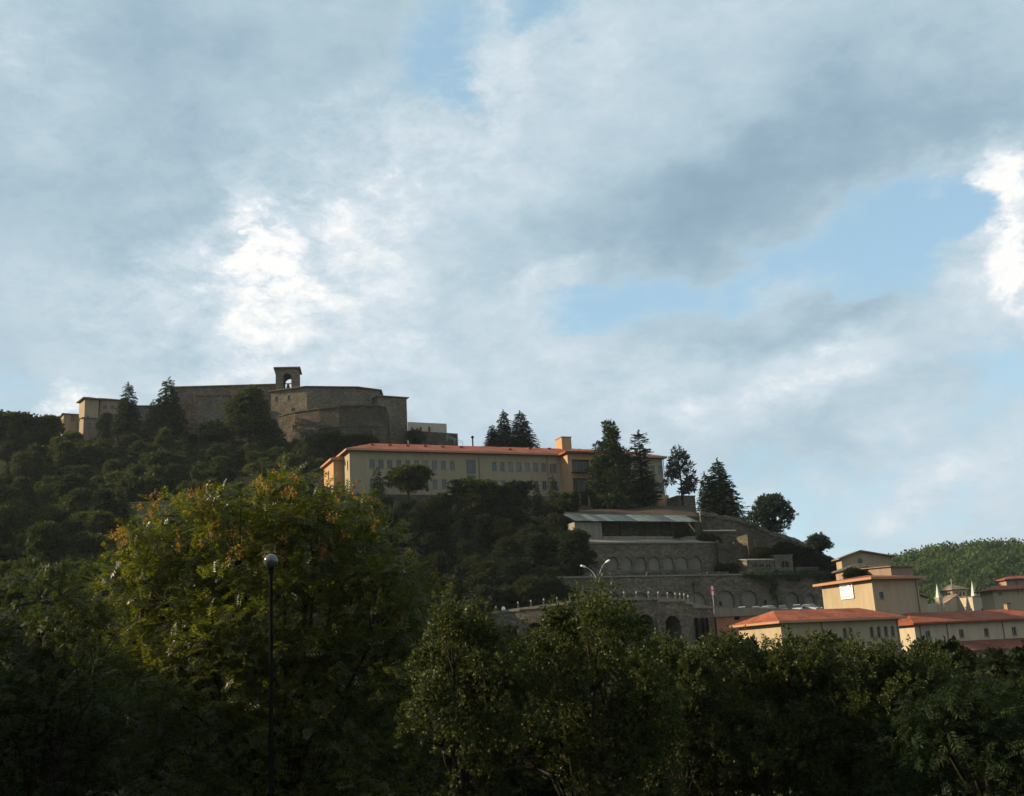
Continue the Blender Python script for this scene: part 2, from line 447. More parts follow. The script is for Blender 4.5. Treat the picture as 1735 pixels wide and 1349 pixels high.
def window(parent, fr, u, w, ww, wh, v=0.18, arch=False, pane=None, cross=True, sill=True, name='window'):
    pane = pane or M_PANE
    key = (round(ww, 1), round(wh, 1), arch, cross, sill)
    if key not in WMESH:
        L = Fr((0, 0, 0), 0)
        f = MB(); b = 0.07
        if arch:
            o = arch_pts(ww, wh); i_ = arch_pts(ww - 2 * b, wh - 1.5 * b)
            for k in range(len(o)):
                j = (k + 1) % len(o)
                f.hexa([(o[k][0], -.05, o[k][1]), (o[j][0], -.05, o[j][1]), (i_[j][0], -.05, i_[j][1] + b * .5), (i_[k][0], -.05, i_[k][1] + b * .5),
                        (o[k][0], .05, o[k][1]), (o[j][0], .05, o[j][1]), (i_[j][0], .05, i_[j][1] + b * .5), (i_[k][0], .05, i_[k][1] + b * .5)])
            if cross: f.box(L, -.03, .03, -.04, .04, b, wh - b)
            p = MB(); p.poly([(x, .02, z) for x, z in o])
        else:
            f.box(L, -ww / 2, -ww / 2 + b, -.05, .05, 0, wh); f.box(L, ww / 2 - b, ww / 2, -.05, .05, 0, wh)
            f.box(L, -ww / 2 + b, ww / 2 - b, -.05, .05, 0, b); f.box(L, -ww / 2 + b, ww / 2 - b, -.05, .05, wh - b, wh)
            if cross:
                f.box(L, -.03, .03, -.04, .04, b, wh - b)
            p = MB(); p.poly([(-ww / 2 + .01, .02, .01), (ww / 2 - .01, .02, .01), (ww / 2 - .01, .02, wh - .01), (-ww / 2 + .01, .02, wh - .01)])
        sl = MB(); sl.box(L, -ww / 2 - .08, ww / 2 + .08, -v - .10, -.055, -.07, -.001)
        WMESH[key] = (f.mesh('window'), p.mesh('pane'), sl.mesh('sill'))
    fm, pm, sm = WMESH[key]
    o = mesh_obj(name, fm, M_FRAME, parent, fr.pt(u, v, w) - parent_off(parent), fr.a)
    po = mesh_obj('pane', pm, None, o)
    if not pm.materials: pm.materials.append(pane)
    po.material_slots[0].link = 'OBJECT'; po.material_slots[0].material = pane
    if sill: mesh_obj('sill', sm, M_CONC, o)
    return o


def facade(mb, fr, u0, u1, w0, w1, holes=(), v=0.0, depth=0.22, w1r=None):
    """front face with openings (ua, ub, wa, wb, arch) and their reveals"""
    us = sorted({u0, u1, *[h[0] for h in holes], *[h[1] for h in holes]}); ws = sorted({w0, w1, *[h[2] for h in holes], *[h[3] for h in holes]})
    us = [x for x in us if u0 <= x <= u1]; ws = [x for x in ws if w0 <= x <= w1]
    for a, b in zip(us, us[1:]):
        run = None
        for c, d in zip(ws, ws[1:]):
            uc, wc_ = (a + b) / 2, (c + d) / 2
            solid = not any(h[0] < uc < h[1] and h[2] < wc_ < h[3] for h in holes)
            if solid:
                run = (run[0], d) if run else (c, d)
            if (not solid or d == ws[-1]) and run:
                mb.poly([fr.pt(a, v, run[0]), fr.pt(b, v, run[0]), fr.pt(b, v, run[1]), fr.pt(a, v, run[1])]); run = None
    for h in holes:
        ua, ub, wa, wb = h[:4]; arch = len(h) > 4 and h[4]
        if arch:
            r = (ub - ua) / 2; uc = (ua + ub) / 2; rise = min(arch, (wb - wa) / r * .95) if arch is not True else 1.0
            out_ = [(uc + r * math.cos(math.pi * k / 10), wb - r * rise + r * rise * math.sin(math.pi * k / 10)) for k in range(11)]
            for (x0, z0), (x1, z1) in zip(out_, out_[1:]):
                mb.poly([fr.pt(x0, v, z0), fr.pt(x0, v, wb), fr.pt(x1, v, wb), fr.pt(x1, v, z1)])
            ring = [(ua, wa), (ub, wa)] + out_
        else:
            ring = [(ua, wa), (ub, wa), (ub, wb), (ua, wb)]
        for k in range(len(ring)):
            (x0, z0), (x1, z1) = ring[k], ring[(k + 1) % len(ring)]
            mb.poly([fr.pt(x0, v, z0), fr.pt(x1, v, z1), fr.pt(x1, v + depth, z1), fr.pt(x0, v + depth, z0)])


def shell(mb, fr, L, dp, w0, w1, front=(), left=(), right=()):
    facade(mb, fr, 0, L, w0, w1, front)
    facade(mb, fr.left_end(dp), 0, dp, w0, w1, left)
    facade(mb, fr.right_end(L), 0, dp, w0, w1, right)
    mb.poly([fr.pt(0, dp, w0), fr.pt(L, dp, w0), fr.pt(L, dp, w1), fr.pt(0, dp, w1)])
    mb.poly([fr.pt(0, 0, w1), fr.pt(L, 0, w1), fr.pt(L, dp, w1), fr.pt(0, dp, w1)])


def hip_roof(mb, fr, u0, u1, v0, v1, w, h, ov=.6, th=.22, inset=None, inset2=None):
    a0, a1, b0, b1 = u0 - ov, u1 + ov, v0 - ov, v1 + ov
    vm = (b0 + b1) / 2; ins = (b1 - b0) / 2 if inset is None else inset; ins2 = ins if inset2 is None else inset2
    if a1 - a0 < ins + ins2 + .1:
        ins = ins2 = (a1 - a0) / 2 - .05
    bt = [fr.pt(a0, b0, w), fr.pt(a1, b0, w), fr.pt(a1, b1, w), fr.pt(a0, b1, w)]
    tp = [fr.pt(a0, b0, w + th), fr.pt(a1, b0, w + th), fr.pt(a1, b1, w + th), fr.pt(a0, b1, w + th)]
    r0, r1 = fr.pt(a0 + ins, vm, w + th + h), fr.pt(a1 - ins2, vm, w + th + h)
    mb.poly(bt)
    for k in range(4):
        j = (k + 1) % 4; mb.poly([bt[k], bt[j], tp[j], tp[k]])
    mb.poly([tp[0], tp[1], r1, r0]); mb.poly([tp[2], tp[3], r0, r1]); mb.poly([tp[1], tp[2], r1]); mb.poly([tp[3], tp[0], r0])


def gable_roof(mb, fr, u0, u1, v0, v1, w, h, ov=.5, th=.2, peak=.5):
    """ridge runs along v; gable faces the front; peak = position of the ridge along u"""
    a0, a1, b0, b1 = u0 - ov, u1 + ov, v0 - ov, v1 + ov; um = a0 + (a1 - a0) * peak
    for (x0, z0, x1, z1) in ((a0, w, um, w + h), (um, w + h, a1, w)):
        mb.hexa([fr.pt(x0, b0, z0), fr.pt(x1, b0, z1), fr.pt(x1, b1, z1), fr.pt(x0, b1, z0), fr.pt(x0, b0, z0 + th), fr.pt(x1, b0, z1 + th), fr.pt(x1, b1, z1 + th), fr.pt(x0, b1, z0 + th)])


def slope_roof(mb, fr, u0, u1, v0, v1, wf, wb, ov=.4, th=.15, dl=0.0):
    """mono-pitch: wf at the front edge, wb at the back; dl = fall towards u1"""
    a0, a1, b0, b1 = u0 - ov, u1 + ov, v0 - ov, v1 + ov
    z = [wf, wf - dl, wb - dl, wb]
    c = [(a0, b0), (a1, b0), (a1, b1), (a0, b1)]
    mb.hexa([fr.pt(x, y, q) for (x, y), q in zip(c, z)] + [fr.pt(x, y, q + th) for (x, y), q in zip(c, z)])


# ------------------------------------------------------------------ foliage helpers
def unit(a):
    return a / (np.linalg.norm(a, axis=-1, keepdims=True) + 1e-9)


def frames(fw, up, rng, twist=0.5):
    """rotation matrices with x along fw; z near up with some twist"""
    x = unit(fw); z = unit(up + twist * rng.normal(size=fw.shape))
    y = unit(np.cross(z, x)); z = np.cross(x, y)
    return np.stack([x, y, z], axis=-1)


def scatter(tv, tf, pos, rot, sc):
    n, k = len(pos), len(tv)
    V = np.einsum('nij,kj->nki', rot, tv) * sc[:, None, None] + pos[:, None, :]
    Fq = tf[None] + (np.arange(n) * k)[:, None, None]
    return V.reshape(-1, 3), Fq.reshape(-1, tf.shape[1])


def leaf_tmpl(items):
    """items: (base xyz, dir xyz, length, width, normal) -> diamond leaves folded a little along the rib"""
    V = []; Fq = []
    for (b, d, l, w, nrm) in items:
        b = np.asarray(b, float); d = np.asarray(d, float); d /= np.linalg.norm(d); nrm = np.asarray(nrm, float)
        s_ = np.cross(nrm, d); s_ /= np.linalg.norm(s_) + 1e-9; nn = np.cross(d, s_)
        i = len(V)
        V += [b, b + d * l * .45 + s_ * w / 2 + nn * w * .12, b + d * l, b + d * l * .45 - s_ * w / 2 + nn * w * .12]
        Fq.append((i, i + 1, i + 2, i + 3))
    return np.array(V), np.array(Fq)


def tw_pinnate(rng, pairs=5):
    it = []
    for k in range(pairs):
        t = .18 + .72 * k / (pairs - 1); z = -.28 * t * t
        for s_ in (-1, 1):
            it.append(((t, 0, z), (.55, s_ * .9, -.38 + .1 * rng.normal()), .36, .12, (0.1 * rng.normal(), -.35 * s_, 1)))
    it.append(((.92, 0, -.27), (1, 0, -.6), .34, .12, (0, 0, 1)))
    return leaf_tmpl(it)


def tw_broad(rng, n=9, ln=.42, wd=.30, spread=.8):
    it = []
    for k in range(n):
        t = k / n
        d = np.array([.5 + .4 * t, spread * math.sin(2.4 * k), spread * math.cos(2.4 * k)]) + .25 * rng.normal(size=3)
        it.append(((t * .8, .08 * rng.normal(), .08 * rng.normal()), d, ln * (.8 + .4 * rng.random()), wd, rng.normal(size=3)))
    return leaf_tmpl(it)


def tw_needle(rng, n=12):
    it = []
    for k in range(n):
        t = k / n; s_ = 1 if k % 2 else -1
        it.append(((t, 0, -.05 * t), (.75, s_ * .75 * (1 - .5 * t), .12 * rng.normal()), (.50 * (1 - .4 * t)), .22, (.35 * rng.normal(), .2 * rng.normal(), 1)))
    it.append(((.9, 0, -.04), (1, 0, 0), .3, .12, (0, 0, 1)))
    return leaf_tmpl(it)


TW_PIN = tw_pinnate(RNG); TW_BR = tw_broad(RNG); TW_BR6 = tw_broad(RNG, 6, .6, .42, .9); TW_UP = tw_broad(RNG, 10, .34, .24, .55); TW_ND = tw_needle(RNG)
TW_SEED = tw_broad(RNG, 16, .26, .16, 1.0)


def clump_points(rng, centers, radii, per, inner=.45, squash=.8):
    """points in the outer shell of each clump, with their outward directions"""
    n = len(centers)
    c = np.repeat(centers, per, 0); r = np.repeat(radii, per)
    d = unit(rng.normal(size=(n * per, 3)))
    d[:, 2] = np.where(d[:, 2] < -.35, -d[:, 2] * .6, d[:, 2])
    rad = r * (inner + (1 - inner) * rng.random(n * per) ** .6)
    p = c + d * rad[:, None] * np.array([1, 1, squash])
    return p, d


def lobes_to_clumps(rng, lobes, per_area, cr):
    """lobes (cx,cy,cz,r) -> smaller clump centres over the lobe surface, so that outlines are uneven"""
    C = []; R = []
    for (x, y, z, r) in lobes:
        n = max(5, int(per_area * r * r))
        d = unit(rng.normal(size=(n, 3)))
        d[:, 2] = np.where(d[:, 2] < -.6, -d[:, 2], d[:, 2])
        rr = r * (.62 + .42 * rng.random(n))
        C.append(np.array([x, y, z]) + d * rr[:, None]); R.append(cr * (.6 + .8 * rng.random(n)))
    return np.concatenate(C), np.concatenate(R)


def make_broadleaf(name, rng, H, R, tw, leaf, nl=9, per_area=9, per=9, cr=.7, low=.28, up=.25):
    """returns (trunk mesh, crown mesh) for a tree with its base at the origin"""
    lobes = []
    for k in range(nl):
        a = 2.4 * k + rng.random(); t = (k + .5) / nl
        rad = R * .55 * math.sqrt(t) * (1 - .45 * t) * 1.5
        z = H * (low + (.80 - low) * rng.random())
        if k >= nl - 2: rad *= .3; z = H * (.72 + .1 * rng.random())
        lobes.append((rad * math.cos(a), rad * math.sin(a), z * (.85 + .3 * rng.random()), R * (.22 + .34 * rng.random())))
    C, Rr = lobes_to_clumps(rng, lobes, per_area / (R * .12), cr)
    p, d = clump_points(rng, C, Rr, per)
    rot = frames(d + np.array([0, 0, up]) + .5 * rng.normal(size=d.shape), np.broadcast_to(np.array([0, 0, 1.]), d.shape), rng, .7)
    V, Fq = scatter(tw[0], tw[1], p, rot, leaf * (.7 + .6 * rng.random(len(p))))
    tm = MB()
    top = np.array([.1 * rng.normal(), .1 * rng.normal(), H * .62])
    tm.tube([(0, 0, -.8), (.05, 0, H * .2), tuple(top)], [H * .028, H * .02, H * .008], 6)
    for (x, y, z, r) in lobes[:6]:
        tm.tube([(0, 0, H * .16 + .1 * z), (x * .5, y * .5, z * .7), (x, y, z)], [H * .012, H * .009, H * .003], 5)
    return tm.mesh('trunk'), np_mesh('crown', V, Fq)


def make_conifer(name, rng, H, R, levels=26, per=9, leaf=.75, droop=.25, bare=.06, gaps=0.0, profile=None, twist=.35, upcurve=0.0):
    pos = []; dr = []; sc = []
    for k in range(levels):
        t = k / (levels - 1); z = H * (bare + (1 - bare) * t)
        rr = R * (profile(t) if profile else (1 - t) ** .85) + .05 * R
        nb = max(3, int(per * (.4 + .6 * (1 - t))))
        for j in range(nb):
            if rng.random() < gaps: continue
            a = 2 * math.pi * (j + rng.random() * .7) / nb + k * 1.3
            L = rr * (.75 + .4 * rng.random()); m = max(2, int(L / (leaf * .42)))
            for q in range(m):
                s_ = (q + .6) / m
                x = L * s_
                pos.append((x * math.cos(a) + .06 * R * rng.normal(), x * math.sin(a) + .06 * R * rng.normal(), z - droop * x + upcurve * x * s_ + .12 * rng.normal()))
                dr.append((math.cos(a + .5 * rng.normal()), math.sin(a + .5 * rng.normal()), -droop + upcurve + .15 * rng.normal())); sc.append(leaf * (.75 + .5 * rng.random()) * (1.15 - .4 * s_))
    # leader
    for q in range(5):
        pos.append((0, 0, H * (.97 + .02 * q))); dr.append((.3 * rng.normal(), .3 * rng.normal(), 1)); sc.append(leaf * .6)
    pos = np.array(pos); dr = np.array(dr); sc = np.array(sc)
    rot = frames(dr, np.broadcast_to(np.array([0, 0, 1.]), dr.shape), rng, twist)
    V, Fq = scatter(TW_ND[0], TW_ND[1], pos, rot, sc)
    tm = MB(); tm.tube([(0, 0, -.8), (0, 0, H * .5), (0, 0, H * .98)], [H * .02, H * .013, H * .002], 6)
    for k in range(0, levels, 2):
        z = H * (bare + (1 - bare) * k / levels); a = k * 1.9
        r_ = R * .6 * (1 - k / levels)
        tm.tube([(0, 0, z), (r_ * math.cos(a), r_ * math.sin(a), z - droop * r_)], [H * .004, H * .0015], 4)
    return tm.mesh('trunk'), np_mesh('crown', V, Fq)


def make_pads(name, rng, H, pads, leaf=.62, per_area=48):
    """pine of separate needle pads: pads (x, y, z, r, flat)"""
    P_ = []; Dd = []
    for (x, y, z, r, fl) in pads:
        n = int(per_area * r * r) + 12
        d = unit(rng.normal(size=(n, 3)))
        rad = r * (.35 + .65 * rng.random(n) ** .5)
        P_.append(np.array([x, y, z]) + d * rad[:, None] * np.array([1, 1, fl])); Dd.append(d + np.array([0, 0, .35]))
    p = np.concatenate(P_); d = np.concatenate(Dd)
    rot = frames(d + .4 * rng.normal(size=d.shape), np.broadcast_to(np.array([0, 0, 1.]), d.shape), rng, .5)
    V, Fq = scatter(TW_ND[0], TW_ND[1], p, rot, leaf * (.7 + .6 * rng.random(len(p))))
    tm = MB(); tm.tube([(0, 0, -.8), (.15, 0, H * .4), (-.1, 0, H * .95)], [H * .022, H * .016, H * .004], 7)
    for (x, y, z, r, fl) in pads:
        tm.tube([(0, 0, z - .25 * math.hypot(x, y) - .2), (x * .6, y * .6, z - .15), (x, y, z)], [H * .006, H * .004, H * .002], 5)
    return tm.mesh('trunk'), np_mesh('crown', V, Fq)


def place_tree(proto, loc, s=1.0, rz=0.0, name='tree', label=None, cat='tree', group=None, leafm=None, sz=None, tilt=(0, 0)):
    r = empty(name, loc, label, cat, group)
    r.rotation_euler = (tilt[0], tilt[1], rz); r.scale = (s, s, sz or s)
    tm, cm = proto
    if not tm.materials: tm.materials.append(M_BARK)
    if not cm.materials: cm.materials.append(leafm)
    t = bpy.data.objects.new('trunk', tm); COL.objects.link(t); t.parent = r
    c = bpy.data.objects.new('crown', cm); COL.objects.link(c); c.parent = r
    c.material_slots[0].link = 'OBJECT'; c.material_slots[0].material = leafm
    return r

# ------------------------------------------------------------------ terrain
def pw(px, py, D, dz=0.0):
    p = P(px, py, D); return (p[0], p[1], p[2] + dz)


CTRL = [pw(*a) for a in (
    (100, 738, 300, -1.5), (250, 738, 300, -2.5), (400, 742, 302, -1.5), (560, 752, 298, -2), (690, 742, 306, -1), (775, 755, 298, -1),
    (0, 715, 300, -7), (-150, 700, 300, -7), (-150, 850, 230, -6), (-150, 960, 175, -7), (-150, 1060, 125, -6),
    (0, 790, 262, -6), (250, 790, 266, -5), (450, 790, 266, -5),
    (0, 850, 230, -6), (200, 850, 232, -6), (400, 838, 240, -5), (520, 835, 240, -4),
    (0, 960, 175, -7), (250, 960, 178, -7), (450, 930, 190, -7), (0, 1060, 125, -6), (250, 1070, 128, -6), (500, 1060, 135, -6),
    (650, 880, 213, -5), (800, 880, 214, -5), (930, 880, 218, -4), (650, 960, 190, -7), (800, 960, 190, -7), (910, 960, 195, -6),
    (760, 1035, 165, -5), (650, 1060, 150, -6), (1000, 862, 228, -1.5), (1100, 860, 230, -1), (1170, 860, 230, -1),
    (1200, 872, 219, -1.5), (1250, 882, 217, -1.5), (1300, 902, 217, -1.5), (1345, 916, 217, -1.5), (1405, 944, 216, -1.5), (1440, 966, 214, -1.5),
    (1460, 975, 212, -6), (1560, 1045, 300, -9), (1640, 1045, 300, -9), (1640, 1050, 260, -9), (1735, 1045, 240, -9), (1900, 1045, 300, -9), (1600, 1050, 200, -6), (1500, 1000, 190, -7))]
CTRL += [(-36, 225, 39), (-46, 246, 41), (-10, 234, 38), (10, 240, 36.2), (20, 244, 36.0), (38, 251, 36.0), (-30, 272, 44), (10, 282, 40), (40, 278, 31), (-20, 300, 56), (20, 320, 36), (60, 300, 18), (-80, 350, 70), (-150, 360, 74), (-60, 450, 50), (-250, 310, 82), (-225, 280, 92), (-225, 245, 98), (-225, 205, 94), (-240, 160, 70), (-240, 120, 40),  # left ridge out of view, raised to keep sun off the lower slope
         (0, 150, 3), (30, 150, 3), (60, 150, 0), (90, 150, 0), (-30, 130, 2), (60, 125, -3), (100, 190, 4), (0, 110, -4), (60, 90, -5), (0, 70, -6.2), (-45, 70, -5), (45, 70, -6.2), (0, 40, -6.2), (25, 38, -6.2), (-25, 38, -5.8), (0, 22, -5.2), (18, 22, -5.4), (-18, 22, -5.0), (0, 9, -1.6), (0, 0, 0), (0, -60, 0), (70, 0, -2), (-70, 0, -1), (200, 100, -4), (-160, 60, 0), (200, -60, 0), (-200, -60, 0), (300, 300, 5), (250, 420, 8), (60, 500, 20), (400, 150, 0), (-400, 200, 60), (-400, 400, 70), (400, 500, 10), (-300, 550, 60)]
CTRL = np.array(CTRL)
_d = np.linalg.norm(CTRL[:, None, :2] - CTRL[None, :, :2], axis=-1)
_A = np.block([[_d, np.c_[np.ones(len(CTRL)), CTRL[:, :2]]], [np.c_[np.ones(len(CTRL)), CTRL[:, :2]].T, np.zeros((3, 3))]])
_w = np.linalg.solve(_A + 1e-6 * np.eye(len(_A)), np.r_[CTRL[:, 2], 0, 0, 0])
ROADZ = 8.4
# terrace edge (parapet line of the road), plan points found at the parapet's height
VIA_PX = [(800, 1040, 161), (845, 1035, 160), (880, 1030, 159), (930, 1024, 158), (975, 1018, 157), (1020, 1014, 156.5), (1065, 1013, 156.5), (1113, 1013, 157.5), (1160, 1016, 160), (1172, 1021, 162), (1208, 1028, 167)]
VIA3 = [P(*q) for q in VIA_PX]
VIA = [p[:2] for p in VIA3]
EDGE3 = [P(*q) for q in ((1208, 1029.5, 167.6), (1300, 1031, 170.5), (1420, 1034, 174), (1500, 1036, 178))]
EDGE = [p[:2] for p in EDGE3]
_vx = [p[0] for p in VIA] + [p[0] for p in EDGE[1:]]; _vy = [p[1] for p in VIA] + [p[1] for p in EDGE[1:]]


def yv(x):
    return np.interp(x, _vx, _vy)


def yl(x):      # line of the lower retaining wall
    return 186 + .47 * (x - 6)




def height(x, y):
    x = np.asarray(x, float); y = np.asarray(y, float)
    q = np.stack([x.ravel(), y.ravel()], -1)
    d = np.linalg.norm(q[:, None] - CTRL[None, :, :2], axis=-1)
    z = d @ _w[:-3] + _w[-3] + q @ _w[-2:]
    far = np.clip((np.hypot(q[:, 0], q[:, 1] - 200) - 350) / 500, 0, 1); far = far * far * (3 - 2 * far)
    z = z * (1 - far) + far * 4.0
    X, Y = q[:, 0], q[:, 1]
    cap = np.full(len(q), 1e9)
    on = (X > -9) & (X < 70)
    cap = np.where(on & (Y < yv(X) + 1.5) & (Y > 100), 4.0, cap)
    cap = np.where(on & (Y >= yv(X) + 1.5) & (Y < yl(X) + 1.5), ROADZ - .15, cap)
    on = (X > 7) & (X < 62)
    ya = yl(X) + 10.4
    cap = np.where(on & (Y >= yl(X) + 1.5) & (Y < ya + 1.5), 14.8, cap)
    cap = np.where(on & (Y >= ya + 1.5) & (Y < ya + 9), 23.0, cap)
    return np.minimum(z, cap).reshape(x.shape)


def hz(x, y):
    return float(height(np.array([x]), np.array([y]))[0])


gx = np.concatenate([np.linspace(-6000, -420, 12), np.arange(-400, -60, 10.), np.arange(-60, 100, 2.), np.arange(100, 420, 10.), np.linspace(440, 6000, 12)])
gy = np.concatenate([np.linspace(-4000, -120, 8), np.arange(-100, 150, 5.), np.arange(150, 260, 1.5), np.arange(260, 420, 6.), np.arange(420, 900, 40.), np.linspace(950, 8000, 12)])
GX, GY = np.meshgrid(gx, gy); GZ = height(GX, GY) + .12 * np.sin(GX * .7) * np.cos(GY * .6)
nx, ny = len(gx), len(gy)
idx = np.arange(nx * ny).reshape(ny, nx)
quads = np.stack([idx[:-1, :-1].ravel(), idx[:-1, 1:].ravel(), idx[1:, 1:].ravel(), idx[1:, :-1].ravel()], -1)
g = mesh_obj('ground', np_mesh('ground', np.stack([GX, GY, GZ], -1).reshape(-1, 3), quads), M_GRASS)
tag(g, kind='structure')

# far wooded hill
hxs = np.linspace(120, 760, 60); hys = np.linspace(430, 900, 30)
HX, HY = np.meshgrid(hxs, hys)


def far_h(x, y):
    prof = np.clip((y - 430) / 270.0, 0, 1); prof = prof * prof * (3 - 2 * prof)
    prof = prof * np.clip(1 - np.clip((y - 720) / 400.0, 0, 1), 0, 1)
    r = 51 + 3.5 * np.sin(x * .021 + .6) + 2.5 * np.sin(x * .047 + 2) - 0.012 * (x - 300)
    return 2 + prof * r + 2.0 * np.sin(x * .05) * np.sin(y * .04)


idx2 = np.arange(60 * 30).reshape(30, 60)
q2 = np.stack([idx2[:-1, :-1].ravel(), idx2[:-1, 1:].ravel(), idx2[1:, 1:].ravel(), idx2[1:, :-1].ravel()], -1)
fh = mesh_obj('wooded_hill', np_mesh('wooded_hill', np.stack([HX, HY, far_h(HX, HY)], -1).reshape(-1, 3), q2), M_GRASS)
tag(fh, kind='structure')


# ------------------------------------------------------------------ the convent on the hilltop
def px_block(xa, xb, Da, Db, ytop, ybot):
    a = P(xa, ybot, Da); b = P(xb, ybot, Db)
    ang = math.atan2(b[1] - a[1], b[0] - a[0]); L = math.hypot(b[0] - a[0], b[1] - a[1])
    return Fr(a, ang), L, P(xa, ytop, Da)[2] - a[2]


def simple_house(name, label, cat, xa, xb, Da, Db, ytop, ybot, dp, wallm, roofm, roof='hip', rh=1.2, ov=.6, front_px=(), left_uw=(), below=4.0, pane=None, wname='wall', group=None, peak=.5, rth=.22, root=None):
    """house whose front stands between two bearings; front_px: (px, py_top, py_bottom, width m, arch)"""
    fr, L, H = px_block(xa, xb, Da, Db, ytop, ybot)
    root = root or empty(name, fr.pt(L / 2, dp / 2, 0), label, cat, group)
    holes = []; wins = []
    for it in front_px:
        px, y0, y1, ww = it[:4]; arch = it[4] if len(it) > 4 else False
        u, wt = fr.hit(px, y0); _, wb = fr.hit(px, y1)
        holes.append((u - ww / 2, u + ww / 2, wb, wt, arch)); wins.append((u, wb, ww, wt - wb, arch))
    lh = [(u - w_ / 2, u + w_ / 2, b, b + h_) for (u, b, w_, h_) in left_uw]
    m = MB(); shell(m, fr, L, dp, -below, H, holes, lh)
    wall = m.build(wname, wallm, root)
    for (u, b, w_, h_, ar) in wins:
        window(root, fr, u, b, w_, h_, arch=bool(ar), pane=pane or M_PANED)
    le = fr.left_end(dp)
    for (u, b, w_, h_) in left_uw:
        window(root, le, u, b, w_, h_, pane=pane or M_PANED)
    r = MB()
    if roof == 'hip': hip_roof(r, fr, 0, L, 0, dp, H + .003, rh, ov, rth)
    elif roof == 'gable':
        gable_roof(r, fr, 0, L, 0, dp, H, rh, ov, peak=peak)
        um = -ov + (L + 2 * ov) * peak
        zz = lambda u: rh * ((u + ov) / (um + ov) if u < um else (L + ov - u) / (L + ov - um))
        for vv in (.01, dp - .01):
            gm = MB(); gm.poly([fr.pt(0, vv, H), fr.pt(L, vv, H), fr.pt(L, vv, H + zz(L)), fr.pt(um, vv, H + rh), fr.pt(0, vv, H + zz(0))]); gm.build('gable', wallm, root)
    elif roof == 'slope': slope_roof(r, fr, 0, L, 0, dp, H + .003, H + rh, ov)
    if r.v: r.build('roof', roofm, root)
    return root, fr, L, H


# left wing, small tower and cottage of the convent
simple_house('convent_wing', 'low ochre wing at the left end of the hilltop convent', 'building', 106, 138, 301, 303.6, 702, 742, 8, M_OCHRE, M_ROOFO, 'hip', .8, .5, [(123.5, 704, 714, .9)], group=None)
simple_house('convent_tower', 'small square ochre tower with low tiled roof at the left of the convent', 'tower', 141, 165, 297, 299.3, 675.5, 745, 5.5, M_OCHRE, M_ROOFO, 'hip', 1.1, .75, [(149, 704, 710, .6)])
simple_house('convent_house', 'stone convent house with hipped roof right beside the small square tower', 'building', 167, 209, 300, 303.5, 677, 745, 8, M_STONE2, M_ROOFO, 'hip', 1.3, .7, [(178, 686, 693, 1.0, 1.0), (191, 686, 693, 1.0, 1.0), (203, 686, 693, 1.0, 1.0)])
simple_house('convent_cottage', 'low pinkish cottage with lean-to roof in front of the small tower', 'building', 140, 180, 294, 297.2, 708.5, 752, 5, M_STONE2, M_ROOFO, 'slope', 1.0, .5, [(151, 717, 727, 1.1), (165, 717, 727, 1.0)])
simple_house('convent_link', 'low stone link between the conifers left of the convent church', 'building', 205, 294, 304, 307, 689, 748, 7, M_STONE, M_ROOFO, 'hip', .7, .5, [(222, 700, 708, .8), (236, 700, 708, .8), (247, 700, 708, .8)])

# church nave
root, fr, L, H = simple_house('convent_church', 'long stone convent church with pink pilasters and bell tower above it', 'church', 289, 466, 303, 306, 657.5, 748, 12, M_BRICK, M_ROOFO, 'hip', .5, .45, [(309, 700, 712, .9)], rth=.3)
for px in (322, 331):
    m = MB(); u, w_ = fr.hit(px, 668); m.box(fr, u - .55, u + .55, -.35, -.003, -3, w_ - .1); m.build('pilaster', M_BRICK, root)
simple_house('convent_chapel', 'grey stone side chapel with an arched window on the church front', 'building', 333, 388, 299, 300.5, 671.5, 748, 3.4, M_STONE, M_ROOFO, 'slope', .5, .35, [(341.6, 677, 686, .75), (363, 672.5, 682, .85), (356, 697, 711, .9, 1.0), (372, 699, 708, .7)])
# bell tower
fr, L, H = px_block(467, 506, 300, 300.8, 625, 662)
root = empty('bell_tower', fr.pt(L / 2, L / 2, 0), 'square stone bell tower with an open arch against the sky', 'tower')
ua, wt = fr.hit(480.0, 632.5); ub, wb = fr.hit(493.5, 657.5)
dpt = 6.0
m = MB(); facade(m, fr, 0, L, -3, H, [(ua, ub, wb, wt, 1.0)], 0, .9)
bk = Fr(fr.pt(0, dpt, 0), fr.a); facade(m, bk, 0, L, -3, H, [(ua + .1, ub + .6, wb - .6, wt - .2, 1.0)], 0, -.9)
for e, LL in ((fr.left_end(dpt), dpt), (fr.right_end(L), dpt)):
    facade(m, e, 0, LL, -3, H, [(LL / 2 - .9, LL / 2 + .9, wb, wt, 1.0)], 0, .9)
m.build('wall', M_STONE, root)
r = MB(); slope_roof(r, fr, 0, L, 0, dpt, H + .003, H - .1, .55, .28, dl=-.0); hip_roof(r, fr, 0, L, 0, dpt, H + .29, .7, .45, .12); r.build('roof', M_ROOFO, root)
bell = empty('bell', fr.pt((ua + ub) / 2, dpt / 2, wb + 1.0), 'bronze bell hanging in the arch of the bell tower', 'bell')
b = MB(); b.lathe(fr.pt((ua + ub) / 2, dpt / 2, wb + .7), [(.05, 1.2), (.32, 1.15), (.4, .7), (.5, .3), (.68, 0), (.6, -.02)][::-1], 12); b.build('bell_body', M_IRON, bell)
b = MB(); b.box(fr, (ua + ub) / 2 - 1.6, (ua + ub) / 2 + 1.6, dpt / 2 - .1, dpt / 2 + .1, wb + 1.95, wb + 2.2); b.build('beam', M_IRON, bell)


